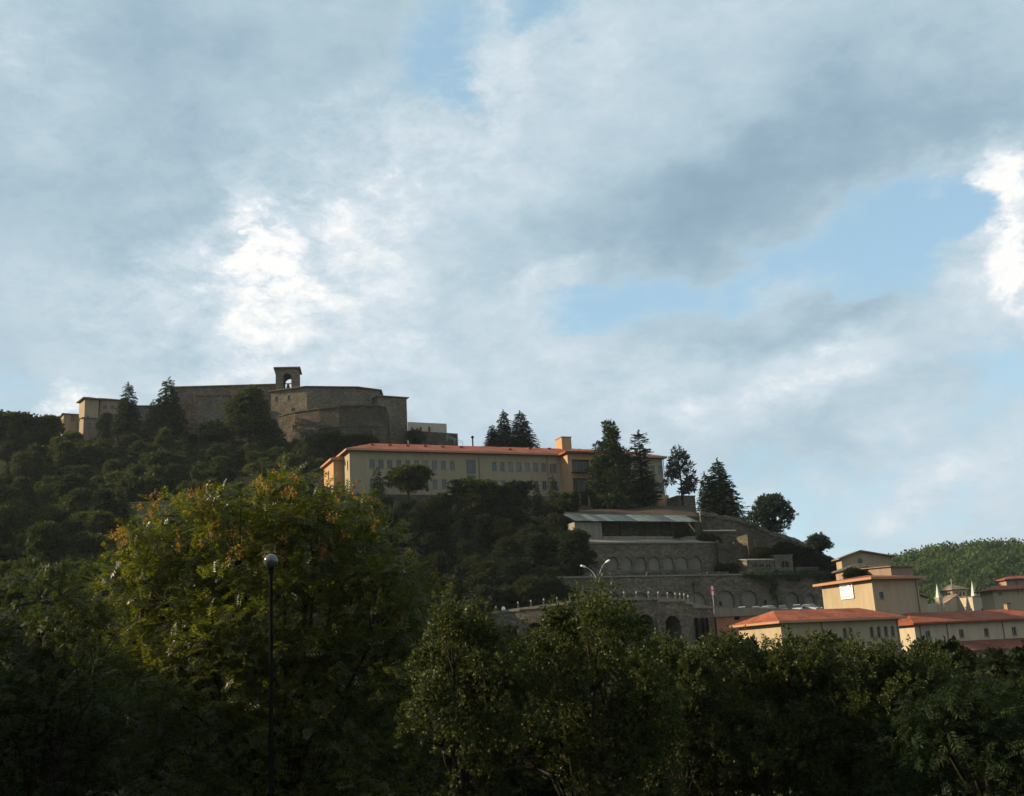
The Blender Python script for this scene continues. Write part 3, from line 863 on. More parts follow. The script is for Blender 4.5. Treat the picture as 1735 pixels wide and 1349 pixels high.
def poly_building(name, label, cat, plan, ytop, z0drop, wallm, roofm, back, wins, rh=1.0, ov=.6, roof=True):
    """plan: (px, D) along the visible front; back: depth metres; wins: (segment, px, y0, y1, width, arch)"""
    base = [P(px, 700, D)[:2] for px, D in plan]
    zt = P(plan[0][0], ytop, plan[0][1])[2]
    z0 = zt - z0drop
    root = empty(name, (np.mean([b_[0] for b_ in base]), np.mean([b_[1] for b_ in base]) + back / 2, z0 + 4), label, cat)
    m = MB()
    for k in range(len(base) - 1):
        a, b_ = base[k], base[k + 1]
        ang = math.atan2(b_[1] - a[1], b_[0] - a[0]); Ls = math.hypot(b_[0] - a[0], b_[1] - a[1])
        f = Fr((a[0], a[1], z0), ang); hs = []
        for wi in wins:
            if wi[0] != k: continue
            u, w1 = f.hit(wi[1], wi[2]); _, w0 = f.hit(wi[1], wi[3]); ar = wi[5] if len(wi) > 5 else False
            hs.append((u - wi[4] / 2, u + wi[4] / 2, w0, w1, ar))
            window(root, f, u, w0, wi[4], w1 - w0, arch=bool(ar), pane=M_PANED)
        facade(m, f, 0, Ls, 0, z0drop, hs)
    a, b_ = base[0], base[-1]
    bb = [(a[0] + 1, a[1] + back), (b_[0] - .5, b_[1] + back)]
    m.poly([(*a, z0), (*bb[0], z0), (*bb[0], zt), (*a, zt)]); m.poly([(*b_, z0), (*bb[1], z0), (*bb[1], zt), (*b_, zt)]); m.poly([(*bb[0], z0), (*bb[1], z0), (*bb[1], zt), (*bb[0], zt)])
    full = base + [np.array(bb[1]), np.array(bb[0])]
    m.poly([(q[0], q[1], zt) for q in full])
    m.build('wall', wallm, root)
    if roof:
        c = np.mean(full, 0); r = MB(); n = len(full)
        ex = [np.array(q) + unit(np.array(q) - c) * ov * 1.3 for q in full]
        lo = [(q[0], q[1], zt + .003) for q in ex]; hi = [(q[0], q[1], zt + .22) for q in ex]
        r.poly(lo); top = (c[0], c[1], zt + .22 + rh)
        for k in range(n):
            j = (k + 1) % n; r.poly([lo[k], lo[j], hi[j], hi[k]]); r.poly([hi[k], hi[j], top])
        r.build('roof', roofm, root)
    return root, zt


poly_building('convent_cloister', 'many-sided stone convent block with a row of small windows right of the bell tower', 'building', [(459, 300), (520, 297), (604, 300.5), (643, 305)], 664, 16, M_STONE, M_ROOFO, 14,
              [(0, 469, 672, 681, .85), (0, 490, 670, 679, .85), (0, 497, 690, 704, 1.25, 1.0), (1, 536, 672, 680, .9), (1, 564, 672, 680, .9), (1, 592, 672, 680, .9), (2, 623, 671, 680, .95), (1, 538, 695, 700, .7)], rh=1.1)
simple_house('convent_east_block', 'tall stone convent block at the right end with two small windows', 'building', 642, 691, 301, 305, 671.5, 745, 12, M_STONE, M_ROOFO, 'hip', .6, .6, [(663.5, 681, 690, .95), (665.5, 705, 713, .95), (644, 680, 688, .5)])
# curved bastion
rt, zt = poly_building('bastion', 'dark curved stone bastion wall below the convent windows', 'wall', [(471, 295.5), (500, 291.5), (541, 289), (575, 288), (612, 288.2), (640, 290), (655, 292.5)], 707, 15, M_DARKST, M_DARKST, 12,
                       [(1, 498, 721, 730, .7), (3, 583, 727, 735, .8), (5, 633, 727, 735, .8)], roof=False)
m = MB(); plan = [(541, 288.85), (575, 287.85), (612, 288.05), (640, 289.85), (655, 292.35)]
bp = [P(px, 700, D)[:2] for px, D in plan]
zb = P(600, 722, 288)[2]
for a, b_ in zip(bp, bp[1:]):
    m.hexa([(a[0], a[1] - .12, zb), (b_[0], b_[1] - .12, zb), (b_[0], b_[1] + .1, zb), (a[0], a[1] + .1, zb), (a[0], a[1] - .12, zb + .35), (b_[0], b_[1] - .12, zb + .35), (b_[0], b_[1] + .1, zb + .35), (a[0], a[1] + .1, zb + .35)])
m.build('string_course', M_RETD, rt)
m = MB()
plan = [(471, 295.3), (500, 291.3), (541, 288.8), (575, 287.8), (612, 288.0), (640, 289.8), (655, 292.3)]; bp = [P(px, 700, D)[:2] for px, D in plan]
for a, b_ in zip(bp, bp[1:]):
    m.hexa([(a[0], a[1] - .1, zt + .003), (b_[0], b_[1] - .1, zt + .003), (b_[0], b_[1] + .7, zt + .003), (a[0], a[1] + .7, zt + .003), (a[0], a[1] - .1, zt + .4), (b_[0], b_[1] - .1, zt + .4), (b_[0], b_[1] + .7, zt + .4), (a[0], a[1] + .7, zt + .4)])
m.build('coping', M_SHADE if False else M_DARKST, rt)
# pale modern wall and stone footing beyond the east block
fr, L, H = px_block(691, 757, 300, 301, 715, 730)
root = empty('terrace_wall', fr.pt(L / 2, 0, 0), 'long pale plastered terrace wall stepping right from the convent', 'wall')
m = MB(); m.hexa([fr.pt(0, 0, 0), fr.pt(L, 0, -1.1), fr.pt(L, 6, -1.1), fr.pt(0, 6, 0), fr.pt(0, 0, H), fr.pt(L, 0, H - .9), fr.pt(L, 6, H - .9), fr.pt(0, 6, H)]); m.build('plaster_wall', M_CONCP, root)
m = MB(); m.hexa([fr.pt(0, -.4, -5), fr.pt(L + 3, -.4, -5), fr.pt(L + 3, 6, -5), fr.pt(0, 6, -5), fr.pt(0, -.4, -.003), fr.pt(L + 3, -.4, -1.4), fr.pt(L + 3, 6, -1.4), fr.pt(0, 6, -.003)]); m.build('footing', M_RETD, root)
for k, u in enumerate((1.2, 3.6, 6.0)):
    m = MB(); m.box(fr, u - .25, u + .25, -.3, -.01, -.6, .9); m.build('drain_spout', M_RETD, root)
root = empty('guard_rail', P(770, 748, 299), 'thin metal guard rail on the path right of the pale terrace wall', 'railing')
pts = [P(757, 738, 299.5), P(770, 743, 299.5), P(784, 748, 299.5)]
m = MB(); m.tube(pts, [.05] * 3, 5); m.tube([p - np.array([0, 0, .6]) for p in pts], [.04] * 3, 5)
m.build('rail', M_METAL, root)
for p in pts:
    m = MB(); m.tube([p - np.array([0, 0, 1.5]), p], [.05, .05], 5); m.build('post', M_METAL, root)

# ------------------------------------------------------------------ the long red-roofed building
HA = P(592, 764, 228); HZ = HA[2]; HB = 39.6; HH = HZ - HB
hang = math.radians(22.8)
fr = Fr((HA[0], HA[1], HB), hang); HL = 75.8; DP = 15.0
hos = empty('hospital_building', fr.pt(HL / 2, DP / 2, 0), 'long beige two-storey building with red tiled roof on the hillside terrace', 'building')
holes = []; wn_ = []


def addw(px, y0, y1, ww, arch=False):
    u, w1 = fr.hit(px, y0); _, w0 = fr.hit(px, y1)
    holes.append((u - ww / 2, u + ww / 2, w0, w1)); wn_.append((u, w0, ww, w1 - w0))


w_top0, w_top1 = fr.hit(700, 780)[1], fr.hit(700, 795)[1]
w_lo0, w_lo1 = fr.hit(700, 811.5)[1], fr.hit(700, 827.5)[1]
for k in range(10):
    px = 630.4 + k * (766 - 630.4) / 9
    u = fr.hit(px, 785)[0]
    for (a_, b_) in ((w_top1, w_top0), (w_lo1, w_lo0)):
        holes.append((u - .56, u + .56, a_, b_)); wn_.append((u, a_, 1.12, b_ - a_))
for k in range(7):
    px = 837 + k * (921 - 837) / 6
    u = fr.hit(px, 790)[0]
    for (a_, b_) in ((w_top1, w_top0), (w_lo1, w_lo0)):
        holes.append((u - .56, u + .56, a_, b_)); wn_.append((u, a_, 1.12, b_ - a_))
for px in (937,):
    u = fr.hit(px, 790)[0]
    for (a_, b_) in ((w_top1 - .3, w_top0 - .1), (w_lo1, w_lo0)):
        holes.append((u - .9, u + .9, a_, b_)); wn_.append((u, a_, 1.8, b_ - a_))
us = fr.hit(798, 790)[0]
for (a_, b_) in ((w_top1 - .75, w_top0 + .4), (w_lo1 + .8, w_lo0 + .95)):
    holes.append((us - 1.1, us + 1.1, a_, b_)); wn_.append((us, a_, 2.2, b_ - a_))
for px in (1035, 1062, 1075, 1105, 1118):
    u = fr.hit(px, 790)[0]
    for (a_, b_) in ((w_top1, w_top0), (w_lo1, w_lo0)):
        holes.append((u - .6, u + .6, a_, b_)); wn_.append((u, a_, 1.2, b_ - a_))
lefth = [(12.8, 13.7, w_top1, w_top0), (12.8, 13.7, w_lo1, w_lo0)]
m = MB(); shell(m, fr, HL, DP, 0, HH, holes, lefth)
m.build('wall', M_HOSP, hos)
for i, (u, a_, ww, wh) in enumerate(wn_):
    window(hos, fr, u, a_, ww, wh, pane=M_PANED if ww > 2 else M_PANE)
le = fr.left_end(DP)
for (a_, b_, c_, d_) in lefth:
    window(hos, le, (a_ + b_) / 2, c_, b_ - a_, d_ - c_, pane=M_PANE)
r = MB(); hip_roof(r, fr, 0, HL, 0, DP, HH + .003, 3.0, .9, .42, inset=8.0, inset2=8.0)
roof = r.build('roof', M_ROOF, hos)
m = MB()
for (a0, a1, b0, b1) in ((-.93, HL + .93, -.95, -.903),):
    m.box(fr, a0, a1, b0, b1, HH + .0, HH + .40)
m.box(fr, -.95, -.903, -.9, DP + .9, HH + .0, HH + .40)
m.build('gutter', M_EAVE, roof)


def roof_w(v):
    return HH + .42 + 3.0 * (v + .9) / ((DP + 1.8) / 2)


for px, py in ((630.4, 754.5), (660, 755.3), (690.3, 756.2), (720, 757.1), (749.4, 758), (780.8, 758.6), (863.5, 762.5), (897.4, 761), (930, 761.3), (981, 763)):
    best = min((abs(fr.hit(px, py, v)[1] - roof_w(v)), v) for v in np.linspace(.5, 6.5, 60))[1]
    u = fr.hit(px, py, best)[0]; w_ = roof_w(best)
    m = MB(); m.hexa([fr.pt(u - .4, best - .35, w_ - .3), fr.pt(u + .4, best - .35, w_ - .3), fr.pt(u + .35, best + .9, w_ + .1), fr.pt(u - .35, best + .9, w_ + .1), fr.pt(u - .4, best - .35, w_ + .28), fr.pt(u + .4, best - .35, w_ + .28), fr.pt(u + .3, best + .9, w_ + .42), fr.pt(u - .3, best + .9, w_ + .42)])
    m.build('roof_vent', M_ROOFB, roof)
# projecting bay on the end wall (sunlit)
bl = MB(); e = le
facade(bl, Fr(e.pt(0, -2.2, 0), e.a), .3, 9.6, 0, HH - 1.0, [(4.2, 5.2, w_top1 - .7, w_top0 - .7), (4.2, 5.2, w_lo1 - .5, w_lo0 - .5)])
bl.poly([e.pt(.3, -2.2, 0), e.pt(.3, 0, 0), e.pt(.3, 0, HH - 1.0), e.pt(.3, -2.2, HH - 1.0)]); bl.poly([e.pt(9.6, -2.2, 0), e.pt(9.6, -.003, 0), e.pt(9.6, -.003, HH - 1.0), e.pt(9.6, -2.2, HH - 1.0)])
bay = bl.build('end_bay', M_HOSP2, hos)
ef = Fr(e.pt(0, -2.2, 0), e.a)
for (a_, b_) in ((w_top1 - .7, w_top0 - .7), (w_lo1 - .5, w_lo0 - .5)):
    window(bay, ef, 4.7, a_, 1.0, b_ - a_, pane=M_PANE)
r = MB(); r.hexa([e.pt(-.2, -2.9, HH - 1.0), e.pt(10.2, -2.9, HH - 1.0), e.pt(10.2, -.02, HH - 1.0), e.pt(-.2, -.02, HH - 1.0), e.pt(-.2, -2.9, HH - .6), e.pt(10.2, -2.9, HH - .6), e.pt(10.2, -.02, HH - .03), e.pt(-.2, -.02, HH - .03)]); r.build('bay_roof', M_EAVE, bay)
# projecting front bay with balconies
u0 = fr.hit(949, 790)[0]; pr = 4.2
bf = Fr(fr.pt(u0, -pr, 0), hang)
bw = bf.hit(1011, 790)[0]
bh = []
for (y0, y1) in ((779, 800), (810.5, 833)):
    a_ = bf.hit(985, y1)[1]; b_ = bf.hit(985, y0)[1]
    bh.append((bf.hit(970, 800)[0], bf.hit(999.5, 800)[0], a_, b_))
m = MB(); shell(m, bf, bw, pr - .003, .2, HH - .15, bh)
bay2 = m.build('front_bay', M_HOSP2, hos)
for (a_, b_, c_, d_) in bh:
    m = MB(); m.box(bf, a_, b_, .9, 1.0, c_, d_); m.build('recess_back', M_HOSP2, bay2)
    for k in range(3):
        uu = a_ + (b_ - a_) * (k + .5) / 3
        window(bay2, bf, uu, c_ + .05, (b_ - a_) / 3 - .15, (d_ - c_) * .86, v=.55, pane=M_PANE, sill=False)
    m = MB(); m.box(bf, a_ - .3, b_ + .3, -.9, -.003, c_ - .2, c_ - .03); m.build('balcony_slab', M_ROOFB, bay2)
    m = MB(); m.box(bf, a_ - .3, b_ + .3, -.9, -.86, c_ + .85, c_ + .9)
    for k in range(14):
        x = a_ - .3 + (b_ - a_ + .55) * k / 13; m.box(bf, x, x + .03, -.89, -.86, c_ - .03, c_ + .85)
    m.build('railing', M_PIPE, bay2)
r = MB(); hip_roof(r, bf, 0, bw, 0, pr + 4, HH - .147, 1.6, .8, .4); r.build('bay_roof', M_ROOF, bay2)
m = MB(); m.box(bf, .3, bw - .3, .8, pr, -3.2, .197); m.build('undercroft_shade', M_SHADE, hos)  # near-black box painting the shade under the bay
for k in range(4):
    m = MB(); x = .1 + (bw - .5) * k / 3; m.box(bf, x, x + .35, .05, .45, -3.4, .197); m.build('pillar', M_HOSP, hos)
# drain pipes
for px in (811.5, 927, 1124):
    u = fr.hit(px, 790)[0]; m = MB(); m.tube([fr.pt(u, -.12, 0), fr.pt(u, -.12, HH)], [.09, .09], 6); m.build('drainpipe', M_PIPE, hos)
# plinth and basement
m = MB(); m.box(fr, -.3, u0, -.25, -.004, -3.5, -.002); m.build('plinth', M_RETD, hos)
m = MB(); m.box(fr, u0 + bw + .5, HL, -.25, -.004, -.5, -.002); m.build('plinth', M_HOSP, hos)
m = MB(); m.box(fr, u0 + bw + .5, HL - 1, .6, 1.0, -3.6, -.51); bs = m.build('basement', M_SHADE, hos)  # near-black backing paints the shade behind the basement panels
for k in range(7):
    x = u0 + bw + 2 + k * 2.35
    window(bs, fr, x, -2.4, 1.9, 1.45, v=.5, pane=M_PANE, sill=False)
m = MB(); m.box(fr, HL - 2.6, HL + .1, -1.4, 1.4, -4, .3); m.build('corner_pier', M_HOSP2, hos)
# lift house on the roof
u = fr.hit(951, 750, 6.5)[0]; lf = Fr(fr.pt(u, 6.2, 0), hang)
ul = lf.hit(968, 750)[0]; wt = lf.hit(955, 741)[1]
m = MB(); m.box(lf, 0, ul, 0, 3.4, HH + 1.5, wt); lift = m.build('lift_house', M_HOSP2, hos)
m = MB(); m.box(lf, -.15, ul + .15, -.15, 3.55, wt + .002, wt + .18); m.build('coping', M_EAVE, lift)
u, w_ = fr.hit(800.6, 742, 7.4)
m = MB(); m.tube([fr.pt(u, 7.4, HH + 2.6), fr.pt(u, 7.4, w_)], [.16, .16], 7); m.lathe(fr.pt(u, 7.4, w_), [(.2, -.1), (.36, 0), (.36, .25), (.1, .5)], 8); m.build('flue', M_IRON, hos)
# garden wall to the right of it
g0 = P(1148, 841, 250); g1 = P(1181, 841, 252)
gf = Fr((g0[0], g0[1], g0[2] - 5), math.atan2(g1[1] - g0[1], g1[0] - g0[0]))
gw = empty('garden_wall', gf.pt(0, 0, 0), 'short stone wall at the right end of the long building under the flat pine', 'wall')
m = MB(); m.box(gf, 0, 4.6, 0, 5, 0, 5); m.build('wall_body', M_RET, gw)
m = MB(); m.box(gf, -.15, 4.75, -.15, 5.1, 5.002, 5.2); m.build('coping', M_CONC, gw)

# ------------------------------------------------------------------ terraces and retaining walls
road = MB()
n_ = 60
xs = np.linspace(VIA[0][0], EDGE[-1][0], n_)
for a, b_ in zip(xs, xs[1:]):
    road.poly([(a, yv(a) + .35, ROADZ), (b_, yv(b_) + .35, ROADZ), (b_, yl(b_) + 1.2, ROADZ), (a, yl(a) + 1.2, ROADZ)])
tag(road.build('road', M_ROAD), kind='structure')

# lower wall with big blind arches
lw = empty('retaining_wall', P(1180, 1030, 198), 'long stone retaining wall with large blind arches behind the parked cars', 'wall')
m = MB()
x0 = P(930, 1000, 186)[0]; lang = math.atan(.47)
lf = Fr((x0, yl(x0), ROADZ - .5), lang)
lwt = lf.hit(1100, 977.5)[1]
ends = lf.hit(1425, 1000)[0]
ah = []
for px, wpx, yt in ((1036, 27, 1003), (1084, 28, 1003.5), (1132, 29, 1003), (1180, 30, 1003.5), (1229, 29, 1000.5), (1269.4, 25, 1000.5), (1305, 24, 1001), (1342, 21, 1003.5), (1371, 18, 1006), (1398, 16, 1008)):
    ua = lf.hit(px - wpx / 2, 1010)[0]; ub = lf.hit(px + wpx / 2, 1010)[0]
    ah.append((ua, ub, .6, lf.hit(px, yt)[1], .8))
facade(m, lf, 0, ends, 0, lwt, ah, 0, .38)
m.box(lf, 0, ends, .6, 2.2, 0, lwt - .01)
m.poly([lf.pt(0, 0, 0), lf.pt(0, .6, 0), lf.pt(0, .6, lwt), lf.pt(0, 0, lwt)])
m.build('wall_body', M_RET, lw)
for h in ah:
    b = MB(); b.box(lf, h[0] - .05, h[1] + .05, .385, .45, h[2] - .05, h[3] + .05); b.build('blind_arch', M_ARCH, lw)
for h in ah[4:8:2]:
    b = MB(); uc = (h[0] + h[1]) / 2; b.box(lf, uc - 1.2, uc - .7, .33, .384, 3.2, 4.0); b.build('vent_hole_shade', M_SHADE, lw)  # dark box on the infill paints the shade of a hole
c = MB(); c.box(lf, -.1, ends + .1, -.22, 2.0, lwt + .002, lwt + .28); c.build('coping', M_CONC, lw)
# ledge between the two walls
led = MB(); a_ = P(985, 975, 190)
led.box(lf, 6, ends - 8, 2.0, 11.0, lwt - .6, lwt - .02)
tag(led.build('terrace_ledge', M_EARTH), kind='structure')
# parapet blocks on the ledge
lp = empty('ledge_parapet', lf.pt(20, 1, lwt), 'low broken stone parapet on top of the lower retaining wall', 'wall')
m = MB()
u = lf.hit(1005, 972)[0]
while u < lf.hit(1225, 972)[0]:
    L_ = 1.2 + 1.6 * random.random(); m.box(lf, u, u + L_, .5, 1.0, lwt + .29, lwt + .55 + .45 * random.random()); u += L_ + .05 + .5 * random.random()
m.build('parapet_stone', M_RETD, lp)

# upper wall with seven blind arches
a0 = P(990, 968, 200)
uf = Fr((a0[0], yl(a0[0]) + 10.4, a0[2] - .8), lang)
uw = empty('arcaded_wall', uf.pt(14, 0, 0), 'stone retaining wall with a row of seven small blind arches', 'wall')
uL = uf.hit(1222, 950)[0]; uH = uf.hit(1100, 921)[1]
ah = []
sp = np.linspace(1038, 1179, 7)
for px in sp:
    ua = uf.hit(px - 9.2, 950)[0]; ub = uf.hit(px + 9.2, 950)[0]
    ah.append((ua, ub, uf.hit(1100, 966)[1], uf.hit(1100, 943.2)[1], 1.0))
m = MB(); facade(m, uf, 0, uL, -1, uH, ah, 0, .32); m.box(uf, 0, uL, .5, 2.4, -1, uH - .01)
m.poly([uf.pt(uL, 0, -1), uf.pt(uL, .5, -1), uf.pt(uL, .5, uH), uf.pt(uL, 0, uH)])
m.build('wall_body', M_RET, uw)
for h in ah:
    b = MB(); b.box(uf, h[0] - .05, h[1] + .05, .325, .4, h[2] - .05, h[3] + .05); b.build('blind_arch', M_ARCH, uw)
# sloping slab above it
m = MB(); m.hexa([uf.pt(1, -.25, uH + .003), uf.pt(uL - 1, -.25, uH + .003), uf.pt(uL - 3.5, 4, uH + .9), uf.pt(2, 4, uH + .9), uf.pt(1, -.25, uH + .25), uf.pt(uL - 1, -.25, uH + .25), uf.pt(uL - 3.5, 4, uH + 1.25), uf.pt(2, 4, uH + 1.25)])
m.build('sloped_cap', M_CONC, uw)
# shed with sheet roof
SV = 5.0
shed = empty('open_shed', uf.pt(14, SV, uH + 1), 'long open shed with a bluish corrugated sheet roof above the arcaded wall', 'shed')
ul = uf.hit(975, 884, SV - .8)[0]; ur = uf.hit(1184, 883, SV - .8)[0]
we = uf.hit(1080, 884, SV - .8)[1]
fl = uf.hit(1080, 908, SV)[1]
m = MB(); m.box(uf, ul + .2, uf.hit(1019, 890, SV)[0], SV, SV + 3.6, fl - 2, we - .05); m.build('side_room', M_CONC, shed)
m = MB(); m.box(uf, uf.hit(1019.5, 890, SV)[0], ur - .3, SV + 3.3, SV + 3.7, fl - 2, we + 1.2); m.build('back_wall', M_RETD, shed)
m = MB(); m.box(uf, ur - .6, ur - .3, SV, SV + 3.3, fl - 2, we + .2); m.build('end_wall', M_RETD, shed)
m = MB(); m.box(uf, uf.hit(1019.5, 890, SV)[0], ur - .6, SV - .2, SV + 3.3, fl - 2.2, fl - .1); m.build('floor_slab', M_CONC, shed)
for px in (1050, 1092, 1136):
    m = MB(); u = uf.hit(px, 890, SV)[0]; m.box(uf, u - .1, u + .1, SV, SV + .2, fl - .1, we); m.build('post', M_IRON, shed)
n_ = 16
for k in range(n_):
    a_ = ul + (ur - ul) * k / n_; b_ = ul + (ur - ul) * (k + 1) / n_ - .03
    m = MB(); dz = .05 * random.random(); rib = 8
    for q in range(rib):
        p0 = a_ + (b_ - a_) * q / rib; p1 = a_ + (b_ - a_) * (q + 1) / rib; z0 = .05 * (q % 2); z1 = .05 * ((q + 1) % 2)
        m.hexa([uf.pt(p0, SV - .9, we + dz + z0), uf.pt(p1, SV - .9, we + dz + z1), uf.pt(p1, SV + 3.9, we + 1.95 + dz + z1), uf.pt(p0, SV + 3.9, we + 1.95 + dz + z0),
                uf.pt(p0, SV - .9, we + dz + z0 + .03), uf.pt(p1, SV - .9, we + dz + z1 + .03), uf.pt(p1, SV + 3.9, we + 1.98 + dz + z1), uf.pt(p0, SV + 3.9, we + 1.98 + dz + z0)])
    m.build('roof_sheet', M_SHEET, shed)

# stepped wall running down the shoulder on the right
tops = [(1186, 866, 214.5), (1215, 871, 214.7), (1249, 877.5, 215), (1275, 886, 215.2), (1301, 897, 215.4), (1344, 911.5, 215), (1375, 926, 215), (1405, 941, 214), (1440, 962, 212)]
_t = []
for (p, q) in zip(tops, tops[1:]):
    for f_ in (0, .34, .67): _t.append(tuple(np.array(p) * (1 - f_) + np.array(q) * f_))
tops = _t + [tops[-1]]
dw = empty('shoulder_wall', P(1300, 960, 210), 'old stone wall running down the hill shoulder from the long building to the ochre house', 'wall')
m = MB(); c = MB()
for (p, q) in zip(tops, tops[1:]):
    jz = np.array([0, 0, random.uniform(-.3, .12)]); A_ = P(*p) + jz; B_ = P(*q) + jz
    for mb_, zt, zb, y0_, y1_ in ((m, -.75, None, 0, 1.3), (c, 0, -.75, -.25, 1.5)):
        za = (ROADZ + 4) if zb is None else A_[2] + zb + .003; zbb = (ROADZ + 4) if zb is None else B_[2] + zb + .003
        mb_.hexa([(A_[0], A_[1] + y0_, za), (B_[0], B_[1] + y0_, zbb), (B_[0], B_[1] + y1_, zbb), (A_[0], A_[1] + y1_, za), (A_[0], A_[1] + y0_, A_[2] + zt), (B_[0], B_[1] + y0_, B_[2] + zt), (B_[0], B_[1] + y1_, B_[2] + zt), (A_[0], A_[1] + y1_, A_[2] + zt)])
m.build('wall_body', M_RETD, dw); c.build('coping', M_RET, dw)
m = MB(); m.tube([P(1192, 899.5, 213.9), P(1247, 899, 214.3)], [.16, .16], 6)
tag(m.build('water_pipe', M_CONCP), 'pale horizontal pipe along the old stone wall right of the shed', 'pipe')

# ruined tower and outbuilding on the terrace
simple_house('ruined_tower', 'broken square stone tower standing on the terrace below the shoulder wall', 'tower', 1273, 1309, 209, 210.5, 905, 975, 4, M_RETD, None, 'none', 0, 0, [(1279, 915, 934, .6)])
ru = empty('ruined_parapet', P(1240, 925, 209), 'ragged dark stone wall between the arcaded wall and the ruined tower', 'wall')
m = MB()
xs = np.linspace(1215, 1276, 14)
for a, b_ in zip(xs, xs[1:]):
    A_ = P(a, 915 + 6 * random.random() + (a - 1215) * .1, 209.5); B_ = P(b_, 915, 209.5)
    m.hexa([(A_[0], A_[1], 14), (B_[0], A_[1], 14), (B_[0], A_[1] + 2, 14), (A_[0], A_[1] + 2, 14), (A_[0], A_[1], A_[2]), (B_[0], A_[1], A_[2]), (B_[0], A_[1] + 2, A_[2]), (A_[0], A_[1] + 2, A_[2])])
m.build('wall_stone', M_RETD, ru)
simple_house('arched_outbuilding', 'small stone outbuilding with three low arches at the foot of the ruined tower', 'building', 1268, 1314, 204.6, 206.5, 950, 977, 3, M_RET, M_CONC, 'slope', .5, .1, [(1279, 954, 962, 1.1, 1.0), (1290.5, 954, 962, 1.1, 1.0), (1302, 954, 962, 1.1, 1.0)], pane=M_SHADE)
simple_house('stone_store', 'stone store house with a dark arched doorway right of the ruined tower', 'building', 1315, 1346, 208, 209, 942, 977, 4, M_RET, M_CONC, 'slope', .4, .15, [(1330, 949, 962, 1.8, 1.0)], pane=M_SHADE)
simple_house('terrace_hut', 'low plain concrete hut on the terrace right of the stone store house', 'building', 1350, 1397, 211, 213, 963, 980, 3, M_RET, M_CONC, 'slope', .3, .15, [], below=2)

# viaduct below the terrace edge
via = empty('viaduct', (VIA[5][0], VIA[5][1], ROADZ - 6), 'curved stone viaduct with dark arches carrying the terrace road', 'viaduct')
m = MB(); cp = MB(); bal_pts = []
for k in range(len(VIA) - 1):
    a, b_ = VIA[k], VIA[k + 1]
    ang = math.atan2(b_[1] - a[1], b_[0] - a[0]); L_ = math.hypot(b_[0] - a[0], b_[1] - a[1])
    f = Fr((a[0], a[1], ROADZ - 8), ang); hs = []
    ta, tb = VIA3[k][2] - ROADZ + 8, VIA3[k + 1][2] - ROADZ + 8; tm_ = min(ta, tb) - .28
    if L_ > 2.6 and k not in (8, 9):
        hw = min(1.35, L_ * .34); hs = [(L_ / 2 - hw, L_ / 2 + hw, 2.0, tm_ - 1.9, 1.0)]
    facade(m, f, 0, L_, 0, tm_, hs, 0, 3.0)
    m.poly([f.pt(0, .35, 8), f.pt(L_, .35, 8), f.pt(L_, .35, tm_), f.pt(0, .35, tm_)])
    for h in hs:
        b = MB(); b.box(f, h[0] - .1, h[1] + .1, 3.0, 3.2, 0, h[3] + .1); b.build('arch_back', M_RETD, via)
    cp.hexa([f.pt(-.02, -.15, tm_ + .002), f.pt(L_ + .02, -.15, tm_ + .002), f.pt(L_ + .02, .45, tm_ + .002), f.pt(-.02, .45, tm_ + .002), f.pt(-.02, -.15, ta), f.pt(L_ + .02, -.15, tb), f.pt(L_ + .02, .45, tb), f.pt(-.02, .45, ta)])
m.build('wall_body', M_RET, via); cp.build('coping', M_CONC, via)
for k in (2, 5, 6, 7):
    a = VIA[k]; p = MB(); f = Fr((a[0], a[1], ROADZ - 8), 0); p.box(f, -.3, .3, -.35, -.01, 0, 8.2); p.build('buttress', M_RET, via)
bl = empty('balustrade', (VIA[5][0], VIA[5][1], ROADZ + .7), 'balustrade of short pale-capped posts along the curved viaduct edge', 'railing')
LP = [878, 900, 921.7, 944, 966, 989, 1012, 1036, 1058, 1079, 1099.6, 1116, 1132, 1145, 1153, 1160, 1167]
pb = MB(); F0 = Fr((0, 0, 0), 0); pb.box(F0, -.10, .10, -.10, .10, 0, .72); pbm = pb.mesh('post')
pc = MB(); pc.lathe((0, 0, .722), [(.10, 0), (.11, .06), (.08, .18), (.02, .24)], 8); pcm = pc.mesh('post_cap')
vx = [p[0] for p in VIA]; last = None
for px in LP:
    py = np.interp(px, [q[0] for q in VIA_PX], [q[1] for q in VIA_PX])
    w_ = P(px, py, np.interp(px, [q[0] for q in VIA_PX], [q[2] for q in VIA_PX])); y = w_[1] + .15
    loc = np.array([w_[0], y, w_[2] - .05])
    o = mesh_obj('post', pbm, M_CONC, bl, loc - parent_off(bl)); mesh_obj('post_cap', pcm, M_CONCP, o)
    if last is not None and np.linalg.norm(last - loc) < 4:
        r_ = MB(); r_.tube([last + [0, 0, .45], loc + [0, 0, .45]], [.035, .035], 5, False); r_.build('rail', M_IRON, bl)
    last = loc
